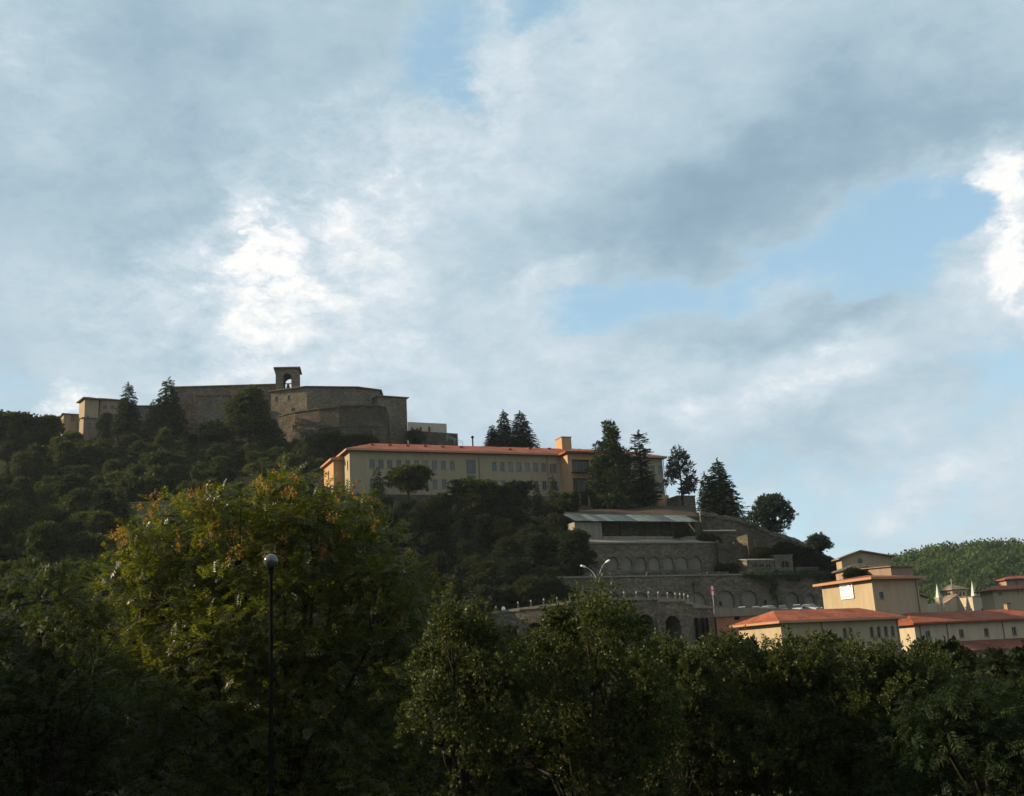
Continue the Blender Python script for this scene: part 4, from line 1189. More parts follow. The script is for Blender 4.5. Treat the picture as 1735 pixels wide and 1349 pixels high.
# parking deck edge and terracotta house front below it
pe = empty('parking_deck', (EDGE[1][0], EDGE[1][1], ROADZ - .5), 'concrete edge slab of the car park above the terracotta wall', 'deck')
m = MB()
for a, b_ in zip(EDGE3, EDGE3[1:]):
    m.hexa([(a[0], a[1] - .3, ROADZ - .45), (b_[0], b_[1] - .3, ROADZ - .45), (b_[0], b_[1] + .2, ROADZ - .45), (a[0], a[1] + .2, ROADZ - .45), (a[0], a[1] - .3, a[2]), (b_[0], b_[1] - .3, b_[2]), (b_[0], b_[1] + .2, b_[2]), (a[0], a[1] + .2, a[2])])
m.build('edge_slab', M_CONC, pe)
th = empty('terracotta_house', (EDGE[0][0] + 5, EDGE[0][1] + 1, ROADZ - 8), 'plain terracotta plastered wall with one dark oval opening below the car park', 'building')
a, b_ = EDGE[0], EDGE[2]
tf_ = Fr((a[0], a[1] + .1, ROADZ - 8), math.atan2(b_[1] - a[1], b_[0] - a[0])); TL = math.hypot(b_[0] - a[0], b_[1] - a[1])
uo, wo = tf_.hit(1249, 1047)
m = MB(); facade(m, tf_, .3, TL, 0, 7.54, [(uo - .5, uo + .5, wo - .35, wo + .4, 1.0)], 0, .3); m.build('wall', M_TERRA, th)
window(th, tf_, uo, wo - .35, 1.0, .75, v=.25, arch=True, pane=M_SHADE, cross=False, sill=False)
ug = empty('underpass', (VIA[-1][0] - 2, VIA[-1][1], ROADZ - 8), 'underpass with painted-in opening shade and two posts left of the terracotta wall', 'underpass')
a, b_ = VIA[-2], VIA[-1]
gf = Fr((a[0], a[1], ROADZ - 8), math.atan2(b_[1] - a[1], b_[0] - a[0]))
m = MB(); m.box(gf, .3, 3.3, -.25, -.02, 0, 7.3); m.build('opening', M_SHADE, ug)  # solid near-black box painted as the shade of the underpass
for x in (.1, 1.9, 3.3):
    m = MB(); m.box(gf, x, x + .25, -.5, -.255, 0, 7.4); m.build('post', M_IRON, ug)


# ------------------------------------------------------------------ cars
def car_meshes():
    prof = [(-2.0, .35), (2.05, .35), (2.1, .62), (1.95, .80), (1.05, .93), (-1.75, .96), (-2.05, .85), (-2.08, .55)]   # side view x, z
    b = MB(); n = len(prof); hw = .84
    for s_, in_ in ((-1, 0), (1, 0)):
        pass
    L = [(x, -hw * (1 if z < .8 else .95), z) for x, z in prof]; R_ = [(x, hw * (1 if z < .8 else .95), z) for x, z in prof]
    i = len(b.v); b.v += L + R_
    b.f.append(tuple(i + k for k in range(n))); b.f.append(tuple(i + n + k for k in reversed(range(n))))
    for k in range(n):
        j = (k + 1) % n; b.f.append((i + k, i + n + k, i + n + j, i + j))
    body = b.mesh('body')
    c = MB(); lo = [(1.05, -.76, .935), (1.05, .76, .935), (-1.72, .76, .965), (-1.72, -.76, .965)]; hi = [(.35, -.60, 1.42), (.35, .60, 1.42), (-1.25, .60, 1.42), (-1.25, -.60, 1.42)]
    c.hexa(lo + hi); cab = c.mesh('windows')
    r = MB(); r.hexa([(.36, -.62, 1.423), (.36, .62, 1.423), (-1.27, .62, 1.423), (-1.27, -.62, 1.423), (.25, -.5, 1.48), (.25, .5, 1.48), (-1.15, .5, 1.48), (-1.15, -.5, 1.48)]); roof = r.mesh('car_roof')
    w = MB(); seg = 14
    for y0, y1 in ((-.1, .1),):
        i = len(w.v)
        for y in (y0, y1):
            for k in range(seg): w.v.append((.31 * math.cos(2 * math.pi * k / seg), y, .31 * math.sin(2 * math.pi * k / seg)))
        w.f.append(tuple(i + k for k in range(seg))); w.f.append(tuple(i + seg + k for k in reversed(range(seg))))
        for k in range(seg): w.f.append((i + k, i + (k + 1) % seg, i + seg + (k + 1) % seg, i + seg + k))
    wheel = w.mesh('wheel')
    h = MB(); h.box(F0, 2.03, 2.115, -.12, .12, .66, .78); lamp = h.mesh('headlight')
    p = MB(); p.tube([(.35, -.61, 1.42), (1.05, -.77, .94)], [.045, .045], 4); p.tube([(.35, .61, 1.42), (1.05, .77, .94)], [.045, .045], 4); p.tube([(-1.25, -.61, 1.42), (-1.72, -.77, .96)], [.06, .06], 4); p.tube([(-1.25, .61, 1.42), (-1.72, .77, .96)], [.06, .06], 4); p.tube([(-.45, -.62, 1.42), (-.45, -.78, .95)], [.04, .04], 4); p.tube([(-.45, .62, 1.42), (-.45, .78, .95)], [.04, .04], 4)
    return body, cab, roof, wheel, lamp, p.mesh('pillars')


CARM = car_meshes()
M_TYRE = mat('tyre', (.02, .02, .02), .8, .1, 1, 5)
PAINT = {n: mat('car_' + n, c, .22, .03, 1, 5, 0, .6) for n, c in dict(white=(.52, .52, .50), silver=(.26, .27, .28), grey=(.12, .125, .13), blue=(.05, .09, .20), dark=(.03, .03, .035)).items()}
CARS = [(1213, 'dark', 'dark car parked alone beside the red sign', 0), (1257, 'white', 'white car leftmost of the six parked below the blind arches', 0), (1281, 'silver', 'silver car second from the left in the row of six', 0), (1304, 'white', 'white car third from the left in the row of six', 0), (1326, 'grey', 'grey car fourth from the left in the row of six', 0), (1350, 'white', 'white car fifth from the left in the row of six', 0), (1373, 'silver', 'silver car at the right end of the row of six', 0)]
for k, (px, colr, lab, _) in enumerate(CARS):
    e0 = P(px, 1028, 172); y = float(yv(e0[0])) + 12.5
    x = P(px, 1028, y)[0]
    c = empty('parked_car', (x, y, ROADZ + .004), lab, 'car', 'cars parked along the terrace edge')
    c.rotation_euler = (0, 0, math.radians(-112 + 9 * random.random() if k % 3 else -60))
    mesh_obj('body', CARM[0].copy(), PAINT[colr], c); mesh_obj('windows', CARM[1], M_PANED, c); mesh_obj('car_roof', CARM[2].copy(), PAINT[colr], c)
    for (wx, wy) in ((1.3, -.76), (1.3, .76), (-1.25, -.76), (-1.25, .76)):
        mesh_obj('wheel', CARM[3], M_TYRE, c, (wx, wy, .31))
    for wy in (-.58, .58): mesh_obj('headlight', CARM[4], M_WHITE, c, (0, wy, 0))

# ------------------------------------------------------------------ signs and lamps on the terrace
s0 = Pz(1207, 1001, ROADZ + 3.0); y = float(yv(s0[0])) + 1.2
sp_ = P(1208, 1027, y); st = P(1207, 1001, y)
sg = empty('road_sign', (st[0], y, ROADZ), 'tall red and white road sign on a thin pole at the terrace edge', 'sign')
m = MB(); m.tube([(st[0], y, ROADZ), (st[0], y, st[2] + .8)], [.05, .05], 6); m.build('pole', M_METAL, sg)
f = Fr((st[0], y - .06, st[2]), .1)
m = MB(); m.box(f, -.30, .30, -.02, .02, -.72, .72); bd = m.build('board', M_RED, sg)
m = MB(); m.box(f, -.13, .13, -.03, -.022, .12, .62); m.build('panel', M_WHITE, bd)
m = MB(); m.box(f, -.15, .15, -.03, -.022, -.66, -.06); m.build('panel', M_WHITE, bd)


def arm_lamp(name, label, foot, elbow, head, r=.06):
    o = empty(name, foot, label, 'street lamp', 'curved-arm lamps on the retaining wall')
    foot, elbow, head = map(np.asarray, (foot, elbow, head))
    m = MB(); ts = np.linspace(0, 1, 8); m.tube([(1 - t) ** 2 * foot + 2 * t * (1 - t) * elbow + t * t * head for t in ts], list(np.linspace(r * 1.3, r, 8)), 6); m.build('arm', M_METAL, o)
    m = MB(); d = unit(head - elbow); q = head + d * .35
    m.tube([head - d * .1, head + d * .15, head + d * .7, head + d * .9], [.07, .17, .2, .05], 8); m.build('lamp_head', M_WHITE, o)


arm_lamp('street_lamp', 'curved white street lamp arm leaning left over the dark trees', P(1010, 980, 186), P(1004, 965, 186), P(992, 961, 186))
arm_lamp('street_lamp', 'thin pale street lamp arm leaning right in front of the arcaded wall', P(1016, 972, 190), P(1019, 958, 190), P(1026, 953.5, 190), .045)
y = float(yv(P(1177, 1000, 165)[0])) + 1.0
a = P(1177, 1022, y); b_ = P(1176, 993, y)
o = empty('lamp_post', (a[0], y, ROADZ), 'slim dark lantern post standing left of the red sign', 'street lamp')
m = MB(); m.tube([(a[0], y, ROADZ), (a[0], y, b_[2])], [.06, .04], 6); m.build('pole', M_IRON, o)
m = MB(); m.lathe((a[0], y, b_[2] - .2), [(.05, 0), (.2, .35), (.26, .45), (.05, .7)], 6); m.build('lantern', M_IRON, o)
m = MB(); m.tube([(a[0] - .35, y, b_[2] - .3), (a[0] + .35, y, b_[2] - .3)], [.03, .03], 5); m.build('crossbar', M_IRON, o)
y = float(yv(P(852.7, 1031, 150)[0])) + .5
c = P(853, 1032, y)
o = empty('round_mirror', (c[0], y, ROADZ), 'small pale round traffic mirror at the left end of the balustrade', 'mirror')
m = MB(); m.tube([(c[0], y, ROADZ), (c[0], y, c[2])], [.04, .04], 6); m.build('pole', M_METAL, o)
m = MB(); rr = .36
ring = [(c[0] + rr * .8 * math.cos(t), y - .08, c[2] + rr * math.sin(t)) for t in np.linspace(0, 2 * math.pi, 17)[:-1]]
m.v += ring + [(p[0], y + .03, p[2]) for p in ring] + [(c[0], y - .16, c[2])]
for k in range(16):
    j = (k + 1) % 16; m.f += [(k, j, 16 + j, 16 + k), (k, j, 32)]
m.f.append(tuple(range(16, 32)))
m.build('mirror_disc', M_WHITE, o)

# ------------------------------------------------------------------ town buildings on the right
tang = math.radians(27)
# tall block with the sunlit side and the wall sign
o_ = P(1484, 1040, 153); tw = Fr((o_[0], o_[1], o_[2] - 6), tang)
L_ = tw.hit(1557, 1000)[0]; H_ = tw.hit(1481, 982)[1]; dpt = 10.0
root = empty('tall_house', tw.pt(L_ / 2, dpt / 2, 0), 'tall cream house with a sunlit left side carrying a white sign', 'building')
uw_, ww_ = tw.hit(1493, 1003); _, wl_ = tw.hit(1493, 1015)
m = MB(); shell(m, tw, L_, dpt, 0, H_, [(uw_ - .4, uw_ + .4, wl_, ww_)]); m.build('wall', M_CREAM, root)
window(root, tw, uw_, wl_, .8, ww_ - wl_, pane=M_PANED)
r = MB(); hip_roof(r, tw, 0, L_, 0, dpt, H_ + .003, .75, .85, .3); rf = r.build('roof', M_ROOF, root)
m = MB(); m.box(tw, -.88, -.853, -.86, dpt + .85, H_ - .02, H_ + .32); m.box(tw, -.86, L_ + .86, -.88, -.853, H_ - .02, H_ + .32); m.build('gutter', M_EAVE, rf)
u = tw.hit(1553, 1000)[0]; m = MB(); m.tube([tw.pt(u, -.1, 0), tw.pt(u, -.1, H_)], [.07, .07], 6); m.build('drainpipe', M_PIPE, root)
le = tw.left_end(dpt)
ua, wt = le.hit(1424, 993.5); ub, wb = le.hit(1447.5, 1010.5)
ws_ = empty('wall_sign', le.pt((ua + ub) / 2, -.1, wb), 'white notice board with grey lines and a red emblem on the sunlit wall', 'sign')
m = MB(); m.box(le, ua, ub, -.16, -.06, wb - .25, wt + .35); bd = m.build('board', M_WHITE, ws_)
W_ = ub - ua; Hs = wt + .6 - wb
for k, (a_, b_) in enumerate(((.06, .62), (.06, .34), (.40, .92), (.06, .88), (.06, .92))):
    z = wt + .3 - Hs * (.16, .40, .40, .60, .80)[k]
    m = MB(); m.box(le, ua + W_ * a_, ua + W_ * b_, -.168, -.162, z - .10, z + .02); m.build('text_line', M_INK, bd)
m = MB(); cu, cz = ua + W_ * .84, wt + .3 - Hs * .17
m.poly([le.pt(cu + x, -.166, cz + z) for x, z in ((-.16, .24), (.16, .24), (.17, .0), (.1, -.2), (0, -.3), (-.1, -.2), (-.17, 0))]); m.build('emblem', M_RED, bd)

# low hall with arched windows
o_ = P(1326, 1092, 133); hf = Fr((o_[0], o_[1], o_[2] - 6), tang)
L_ = hf.hit(1524, 1070)[0]; H_ = hf.hit(1326, 1056)[1]; dpt = 8.0
root = empty('low_hall', hf.pt(L_ / 2, dpt / 2, 0), 'low ochre hall with red hipped roof and four small arched windows', 'building')
hs = []
w0_, w1_ = hf.hit(1495, 1079)[1], hf.hit(1495, 1061)[1]
for px in (1431, 1441, 1477, 1489, 1501, 1512.5):
    u = hf.hit(px, 1070)[0]; hs.append((u - .32, u + .32, w0_, w1_, 1.0))
lh = []
m = MB(); shell(m, hf, L_, dpt, 0, H_, hs, [(4.9, 5.5, w0_ - .3, w0_ + .6)]); m.build('wall', M_CREAM, root)
for h in hs: window(root, hf, (h[0] + h[1]) / 2, w0_, .64, w1_ - w0_, arch=True, pane=M_PANED, cross=False)
window(root, hf.left_end(dpt), 5.2, w0_ - .3, .6, .9, pane=M_PANED)
r = MB(); hip_roof(r, hf, 0, L_, 0, dpt, H_ + .003, 1.45, .8, .25, inset=3.2); rf = r.build('roof', M_ROOF, root)
m = MB(); m.box(hf, -.84, -.803, -.82, dpt + .8, H_ - .02, H_ + .24); m.box(hf, -.82, L_ + .8, -.84, -.803, H_ - .02, H_ + .24); m.build('gutter', M_EAVE, rf)
for px in (1393, 1521):
    u = hf.hit(px, 1070)[0]; m = MB(); m.tube([hf.pt(u, -.09, 0), hf.pt(u, -.09, H_)], [.06, .06], 6); m.build('drainpipe', M_PIPE, root)

# long house on the right with a lean-to roof
o_ = P(1553, 1090, 149); rf_ = Fr((o_[0], o_[1], o_[2] - 7), math.radians(24))
L_ = rf_.hit(1800, 1070)[0]; H_ = rf_.hit(1640, 1055)[1]; dpt = 9.0
root = empty('long_house', rf_.pt(L_ / 2, dpt / 2, 0), 'long cream house with red roof and four square windows at the right edge', 'building')
hs = []
w0_, w1_ = rf_.hit(1629, 1080.5)[1], rf_.hit(1629, 1066.5)[1]
for px in (1572, 1629, 1671.5, 1719, 1765):
    u = rf_.hit(px, 1072)[0]; hs.append((u - .42, u + .42, w0_, w1_))
wlow = rf_.hit(1640, 1085)[1]
m = MB(); shell(m, rf_, L_, dpt, 0, H_, hs); m.build('wall', M_LCREAM, root)
for h in hs: window(root, rf_, (h[0] + h[1]) / 2, w0_, .84, w1_ - w0_, pane=M_PANED)
r = MB(); hip_roof(r, rf_, 0, L_, 0, dpt, H_ + .003, 1.5, .7, .25, inset=4, inset2=5); rf = r.build('roof', M_ROOF, root)
for px in (1559, 1605, 1700):
    u = rf_.hit(px, 1070)[0]; m = MB(); m.tube([rf_.pt(u, -.09, 0), rf_.pt(u, -.09, H_)], [.06, .06], 6); m.build('drainpipe', M_PIPE, root)
u = rf_.hit(1708, 1036, dpt / 2)[0]
m = MB(); m.box(rf_, u - .35, u + .35, dpt / 2 - .3, dpt / 2 + .3, H_ + .9, H_ + 2.5); ch = m.build('chimney', M_STONE2, rf)
m = MB(); m.box(rf_, u - .45, u + .45, dpt / 2 - .4, dpt / 2 + .4, H_ + 2.502, H_ + 2.62); m.build('chimney_cap', M_RETD, ch)
pu = rf_.hit(1598, 1090)[0]
hl = []
wa_, wb_ = wlow - 3.0, wlow - 1.75
pf = Fr(rf_.pt(pu, -3.2, 0), rf_.a)
for px in (1640, 1685, 1727):
    u = pf.hit(px, 1118)[0]; hl.append((u - .45, u + .45, wa_, wb_))
m = MB(); facade(m, pf, 0, L_ - pu, 0, wlow - 1.35, hl); m.poly([pf.pt(0, 0, 0), pf.pt(0, 3.2, 0), pf.pt(0, 3.2, wlow - .3), pf.pt(0, 0, wlow - 1.35)])
ax = m.build('annex_wall', M_LCREAM, root)
for h in hl: window(ax, pf, (h[0] + h[1]) / 2, wa_, .9, wb_ - wa_, pane=M_PANED)
r = MB(); r.hexa([pf.pt(-.4, -.6, wlow - 1.5), pf.pt(L_ - pu, -.6, wlow - 1.5), pf.pt(L_ - pu, 3.19, wlow - .25), pf.pt(-.4, 3.19, wlow - .25), pf.pt(-.4, -.6, wlow - 1.3), pf.pt(L_ - pu, -.6, wlow - 1.3), pf.pt(L_ - pu, 3.19, wlow - .05), pf.pt(-.4, 3.19, wlow - .05)]); r.build('annex_roof', M_ROOFB, ax)

# houses behind
simple_house('ochre_house', 'ochre house with a shallow gable roof at the foot of the shoulder wall', 'house', 1430, 1514, 190, 190.8, 948, 985, 2.5, M_HOSP, M_ROOFO, 'gable', 1.25, .6, [(1457, 946, 955, .8, 1.0)], peak=.40)
simple_house('dark_roofed_house', 'low house with a dark hipped roof below the ochre house', 'house', 1440, 1513, 180, 181, 966, 990, 5, M_STONE2, M_RETD, 'hip', 1.0, .5, [])
simple_house('brown_house', 'plain brown house with a flat tiled edge behind the tall cream house', 'house', 1514, 1551, 171, 173.5, 960.5, 1000, 7, M_STONE2, M_ROOFO, 'slope', .3, .35, [])
simple_house('narrow_house', 'narrow house with a lean roof between the tall house and the church', 'house', 1556, 1575, 205, 207, 1014, 1045, 6, M_CREAM, M_ROOFB, 'gable', .7, .4, [], peak=.2)
simple_house('eaved_house', 'cream house with wide eaves at the right edge behind the long house', 'house', 1690, 1790, 231, 233.5, 1001, 1050, 4.5, M_CREAM, M_ROOFB, 'hip', .9, .9, [(1694, 1002.5, 1008, 1.0), (1712, 1034, 1039, .8)])
simple_house('attic_house', 'set-back upper storey with brown roof above the eaved house', 'house', 1708, 1800, 245, 247, 983, 1005, 4, M_STONE2, M_ROOFB, 'hip', .7, .6, [])

# church with lantern, gable and pinnacles
CD = 290
root = empty('parish_church', P(1628, 1045, CD), 'pale church with a windowed lantern, gable front and two slender pinnacles', 'church')
fr, L_, H_ = px_block(1617, 1640, CD, CD + 1.7, 999.5, 1026)
lh = []
dpl = 4.4
fh_ = []
for px in (1621, 1626.8, 1632.5):
    u, w1 = fr.hit(px, 1003); _, w0 = fr.hit(px, 1009); fh_.append((u - .27, u + .27, w0, w1, 1.0))
for u in (1.1, 2.2, 3.3): lh.append((u - .27, u + .27, fh_[0][2], fh_[0][3], 1.0))
m = MB(); shell(m, fr, L_, dpl, -3, H_, fh_, lh); lan = m.build('lantern', M_LCREAM, root)
for h in fh_: window(lan, fr, (h[0] + h[1]) / 2, h[2], .54, h[3] - h[2], arch=True, pane=M_SHADE, cross=False, sill=False)
for h in lh: window(lan, fr.left_end(dpl), (h[0] + h[1]) / 2, h[2], .54, h[3] - h[2], arch=True, pane=M_SHADE, cross=False, sill=False)
r = MB(); hip_roof(r, fr, 0, L_, 0, dpl, H_ + .003, 1.5, .7, .15); r.build('lantern_roof', M_ROOFO, lan)
ap = fr.pt(L_ / 2, dpl / 2, H_ + 1.5)
m = MB(); m.tube([ap, ap + np.array([0, 0, 1.6])], [.09, .07], 6); m.box(Fr(ap, tang), -.45, .45, -.07, .07, .85, 1.05); m.build('finial_cross', M_METAL, lan)
fr, L_, H_ = px_block(1604, 1652, CD - 7, CD - 4, 1024, 1050)
m = MB(); shell(m, fr, L_, 5, -5, H_); m.build('nave_wall', M_LCREAM, root)
r = MB(); gable_roof(r, fr, 0, L_, 0, 5, H_, 2.3, .25, .15, .52); r.build('nave_roof', M_ROOFO, root)
m = MB(); m.poly([fr.pt(-.2, -.01, H_), fr.pt(L_ + .2, -.01, H_), fr.pt(L_ * .52, -.01, H_ + 2.3)]); m.build('gable', M_LCREAM, root)
u, w_ = fr.hit(1628, 1029); m = MB(); m.box(fr, u - .45, u + .45, -.06, -.015, w_ - .4, w_ + .4); m.build('round_window', M_PANED, root)
for (px, tip, by) in ((1590.5, 989, 1014), (1650.5, 984, 1012)):
    b_ = P(px, by, CD - 8); t_ = P(px - .8, tip, CD - 8)
    f = Fr((b_[0], b_[1], b_[2]), tang)
    m = MB(); m.box(f, -.62, .62, -.62, .62, -9, 0); pn = m.build('pinnacle', M_LCREAM, root)
    m = MB(); m.box(f, -.75, .75, -.75, .75, .002, .2); m.build('cornice', M_LCREAM, pn)
    m = MB(); z = t_[2] - b_[2]; q = [f.pt(-.5, -.5, .202), f.pt(.5, -.5, .202), f.pt(.5, .5, .202), f.pt(-.5, .5, .202)]; tp = f.pt(0, 0, z)
    for k in range(4): m.poly([q[k], q[(k + 1) % 4], tp])
    m.poly(q); m.build('spire', M_COPPER, pn)
    m = MB(); m.box(f, -.2, .2, -.66, -.625, -3.5, -1.2); m.build('niche', M_STONE2, pn)
simple_house('church_annex', 'plain pale annex with a low arched opening right of the church pinnacle', 'building', 1653, 1690, CD - 10, CD - 7, 1011, 1050, 7, M_LCREAM, M_ROOFO, 'slope', .3, .2, [(1669, 1027.5, 1037, 3.0, .7)], pane=M_SHADE)
simple_house('churchyard_wall', 'low pale wall left of the church pinnacle', 'wall', 1573, 1590, CD - 12, CD - 11, 1023, 1050, 2, M_LCREAM, M_ROOFO, 'none', 0, 0, [])

# ------------------------------------------------------------------ trees: shared kinds
R1 = np.random.default_rng(3)
WOOD = [make_broadleaf('wood', R1, 8.5, 3.6, TW_BR6, .62, 13, 7, 10, .8), make_broadleaf('wood', R1, 7.5, 4.0, TW_BR6, .62, 14, 7, 10, .8, .2), make_broadleaf('wood', R1, 9.5, 3.2, TW_BR6, .58, 13, 7, 10, .75), make_broadleaf('wood', R1, 6.0, 3.4, TW_BR6, .55, 12, 7, 10, .7, .15)]
BUSH = [make_broadleaf('bush', R1, 3.4, 2.0, TW_BR6, .42, 10, 8, 9, .5, .12), make_broadleaf('bush', R1, 3.0, 2.2, TW_BR6, .42, 10, 8, 9, .5, .12)]
BANK = [make_broadleaf('bank', R1, 9.0, 3.8, TW_BR6, .6, 13, 7, 10, .8), make_broadleaf('bank', R1, 8.0, 3.2, TW_BR6, .56, 13, 7, 10, .75), make_conifer('bank', R1, 10.0, 2.6, 24, 9, .9)]
FIR = [make_conifer('fir', R1, 12.0, 3.6, 34, 14, .85, .18, .06, .05), make_conifer('fir', R1, 12.0, 4.2, 34, 16, .95, .1, .02, .02, lambda t: (1 - t) ** .7)]
NB = len(WOOD)


def lead(px, py, D, name, label, proto, leafm, top, cat='tree', group=None, rz=0.0, width=None, basew=None):
    """single tree: foot at bearing (px, py) at D metres, top at pixel height top"""
    a = P(px, py, D); b_ = P(px, top, D); H = b_[2] - a[2]
    tm, cm = proto
    co = np.empty(len(cm.vertices) * 3, np.float32); cm.vertices.foreach_get('co', co); co = co.reshape(-1, 3)
    h0 = np.percentile(co[:, 2], 99.7); w0 = np.percentile(np.abs(co[:, 0]), 98)
    sz = H / h0; sx = (width / 2 * D / F) / w0 if width else sz
    return place_tree(proto, a, sx, rz, name, label, cat, group, leafm, sz)


# the wood on the slope below the convent
def slope_ok(px, top, foot):
    if 585 < px < 1030 and top < 838: return False
    return True


cnt = 0
tries = 0
placed = []
RW = np.random.default_rng(21)
while cnt < 290 and tries < 12000:
    tries += 1
    px = RW.uniform(-60, 600); y = RW.uniform(140, 292)
    x = (px - 867.5) / F * y * .96
    z = hz(x, y); q = proj((x, y, z))
    if not (-70 < q[0] < 590): continue
    if any((x - a) ** 2 + (y - b_) ** 2 < 4.0 ** 2 for a, b_ in placed): continue
    k = RW.integers(0, 4); s_ = RW.uniform(.7, 1.15)
    if q[1] < 775: k = 3; s_ *= .62
    top = proj((x, y, z + (8.5, 7.5, 9.5, 6.0)[k] * s_))[1]
    if 100 < q[0] < 760 and top < 735 and y > 255: 
        s_ *= .5
        top = proj((x, y, z + (8.5, 7.5, 9.5, 6.0)[k] * s_))[1]
        if top < 728: continue
    if q[0] > 540 and top < 832 and y > 215: continue
    if 385 < q[0] < 545 and top < 822 and q[1] > 800 and y < 262: continue
    if 215 < q[0] < 330 and top < 868 and q[1] > 850 and y < 233: continue
    placed.append((x, y)); cnt += 1
    place_tree(BANK[2] if RW.random() < .05 else WOOD[k], (x, y, z - .5), s_ * RW.uniform(.8, 1.15), RW.uniform(0, 6.28), 'hillside_tree', 'leafy green tree in the wood covering the slope below the convent', 'tree', 'trees of the wood below the convent', L_WOOD, s_ * RW.uniform(.75, 1.25), (RW.normal() * .12, RW.normal() * .12))
for i in range(120):
    px = RW.uniform(-20, 600); y = RW.uniform(262, 296)
    x = (px - 867.5) / F * y * .96; z = hz(x, y)
    tp = proj((x, y, z + 3))
    if tp[1] < 722 or (tp[0] > 545 and y < 270): continue
    place_tree(BUSH[i % 2], (x, y, z - .2), RW.uniform(.7, 1.3), RW.uniform(0, 6.28), 'hillside_bush', 'green bush with painted-in sunlight on the upper slope right under the convent walls', 'bush', 'bushes under the convent walls', L_SUN)
# tall trees at the left end of the ridge
for (px, foot, top, wd, lab) in ((12, 790, 704, 96, 'broad dark tree at the far left of the ridge'), (78, 780, 706, 44, 'pointed dark green tree left of the low ochre wing'), (-35, 790, 700, 100, 'dark tree cut by the left edge of the picture on the ridge')):
    lead(px, foot, 285, 'ridge_tree', lab, WOOD[2] if wd < 80 else WOOD[0], L_WOOD, top, width=wd)

# trees beside the convent
lead(215, 738, 291, 'fir_tree', 'slender open-branched fir in front of the convent house', FIR[0], L_CON, 653, width=52)
lead(284, 745, 291, 'fir_tree', 'dense dark fir at the left end of the convent church', FIR[1], L_CON, 647, width=66, rz=1.0)
lead(258, 745, 300, 'fir_tree', 'small rounded conifer peeping out left of the dense fir', FIR[1], L_CON, 682, width=34, rz=2.0)
lead(422, 750, 286, 'lime_tree', 'broad round-crowned green tree in front of the convent church', make_broadleaf('lime', R1, 10, 5.2, TW_BR6, .6, 18, 8, 9, .75, .2), L_WOOD, 661, width=64)
lead(365, 755, 288, 'shrub', 'dark rounded shrub at the foot of the side chapel', BUSH[0], L_CON, 716, 'bush', width=52)
lead(452, 758, 286, 'shrub', 'dark shrub between the broad tree and the bastion', BUSH[1], L_CON, 712, 'bush', width=46)
lead(176, 745, 292, 'shrub', 'dark sparse tree in front of the convent house arches', WOOD[3], L_CON, 700, 'tree', width=22)
lead(705, 752, 296, 'shrub', 'dark round bush at the foot of the tall convent block', BUSH[0], L_CON, 729, 'bush', width=30)
lead(555, 758, 284, 'shrub', 'green bush growing against the bastion', BUSH[1], L_WOOD, 733, 'bush', width=60)
lead(618, 757, 284, 'shrub', 'low green bush under the right of the bastion', BUSH[0], L_WOOD, 738, 'bush', width=46)
lead(585, 760, 283, 'shrub', 'low leafy bush in the middle under the bastion', BUSH[1], L_WOOD, 738, 'bush', width=54)

# trees behind and in front of the long building
lead(836, 762, 303, 'fir_tree', 'shorter fir at the left of the pair behind the red roof', FIR[1], L_CONB, 722, width=34, rz=.4)
lead(856, 762, 305, 'fir_tree', 'left tall fir behind the red roof', FIR[0], L_CONB, 698, width=42, rz=1.1)
lead(884, 762, 306, 'fir_tree', 'right tall fir behind the red roof', FIR[0], L_CONB, 700, width=54, rz=2.6)
rp = np.random.default_rng(5)


def pads_tree(rng, H, spec):
    pads = []
    for (z, r, n, pr_, fl) in spec:
        for k in range(n):
            a = rng.random() * 6.28 + k * 6.28 / n
            pads.append((r * math.cos(a), r * math.sin(a), z + .3 * rng.normal(), pr_ * (.8 + .4 * rng.random()), fl))
    return make_pads('pine', rng, H, pads)


lead(1042, 862, 236, 'pine_tree', 'big dark pine rising over the roof in front of the long building', pads_tree(rp, 17, [(1.5, 2.2, 7, 1.6, .7), (3.5, 2.6, 8, 1.6, .7), (5.5, 2.6, 8, 1.5, .65), (7.5, 2.5, 8, 1.4, .6), (9.3, 2.3, 7, 1.3, .6), (11, 2.0, 6, 1.2, .6), (12.5, 1.6, 5, 1.1, .55), (14, 1.2, 4, 1.0, .6), (15.3, .7, 3, .9, .7), (16.2, .2, 2, .8, .8)]), L_CON, 716, width=78)
lead(1092, 858, 240, 'fir_tree', 'thin spiky conifer right of the big pine', make_conifer('thin', rp, 14, 2.4, 34, 13, .8, -.2, .02, .12, lambda t: .9 * (1 - t) ** .5 * (.65 + .35 * math.sin(t * 9))), L_CONB, 734, width=58)
lead(1156, 851, 243, 'pine_tree', 'leaning layered pine at the right end of the long building', pads_tree(rp, 12, [(2.6, 2.4, 3, 1.5, .35), (4.2, 2.3, 3, 1.3, .35), (6.0, 2.0, 4, 1.3, .4), (7.8, 1.8, 4, 1.2, .45), (9.3, 1.2, 4, 1.1, .5), (10.8, .7, 3, .9, .6), (11.5, .1, 1, .8, .8)]), L_CONB, 757, width=54)
lead(1225, 885, 224, 'cypress_tree', 'dense dark pointed conifer on the hill shoulder', make_conifer('dense', rp, 11, 4.0, 34, 20, .85, .12, .0, .02, lambda t: (1 - t) ** .75), L_CONB, 784, width=76)
lead(1201, 880, 223, 'cypress_tree', 'lower dark conifer hugging the left of the pointed one', make_conifer('dense2', rp, 7, 2.6, 24, 16, .75, .12, .0, .02, lambda t: (1 - t) ** .6), L_CONB, 803, width=40)
lead(1305, 915, 218, 'scrub_tree', 'open twiggy tree on the shoulder wall with sky showing through', make_broadleaf('scrub', rp, 7, 4.2, TW_BR6, .55, 12, 5, 6, .6, .15), L_CONB, 838, width=82)
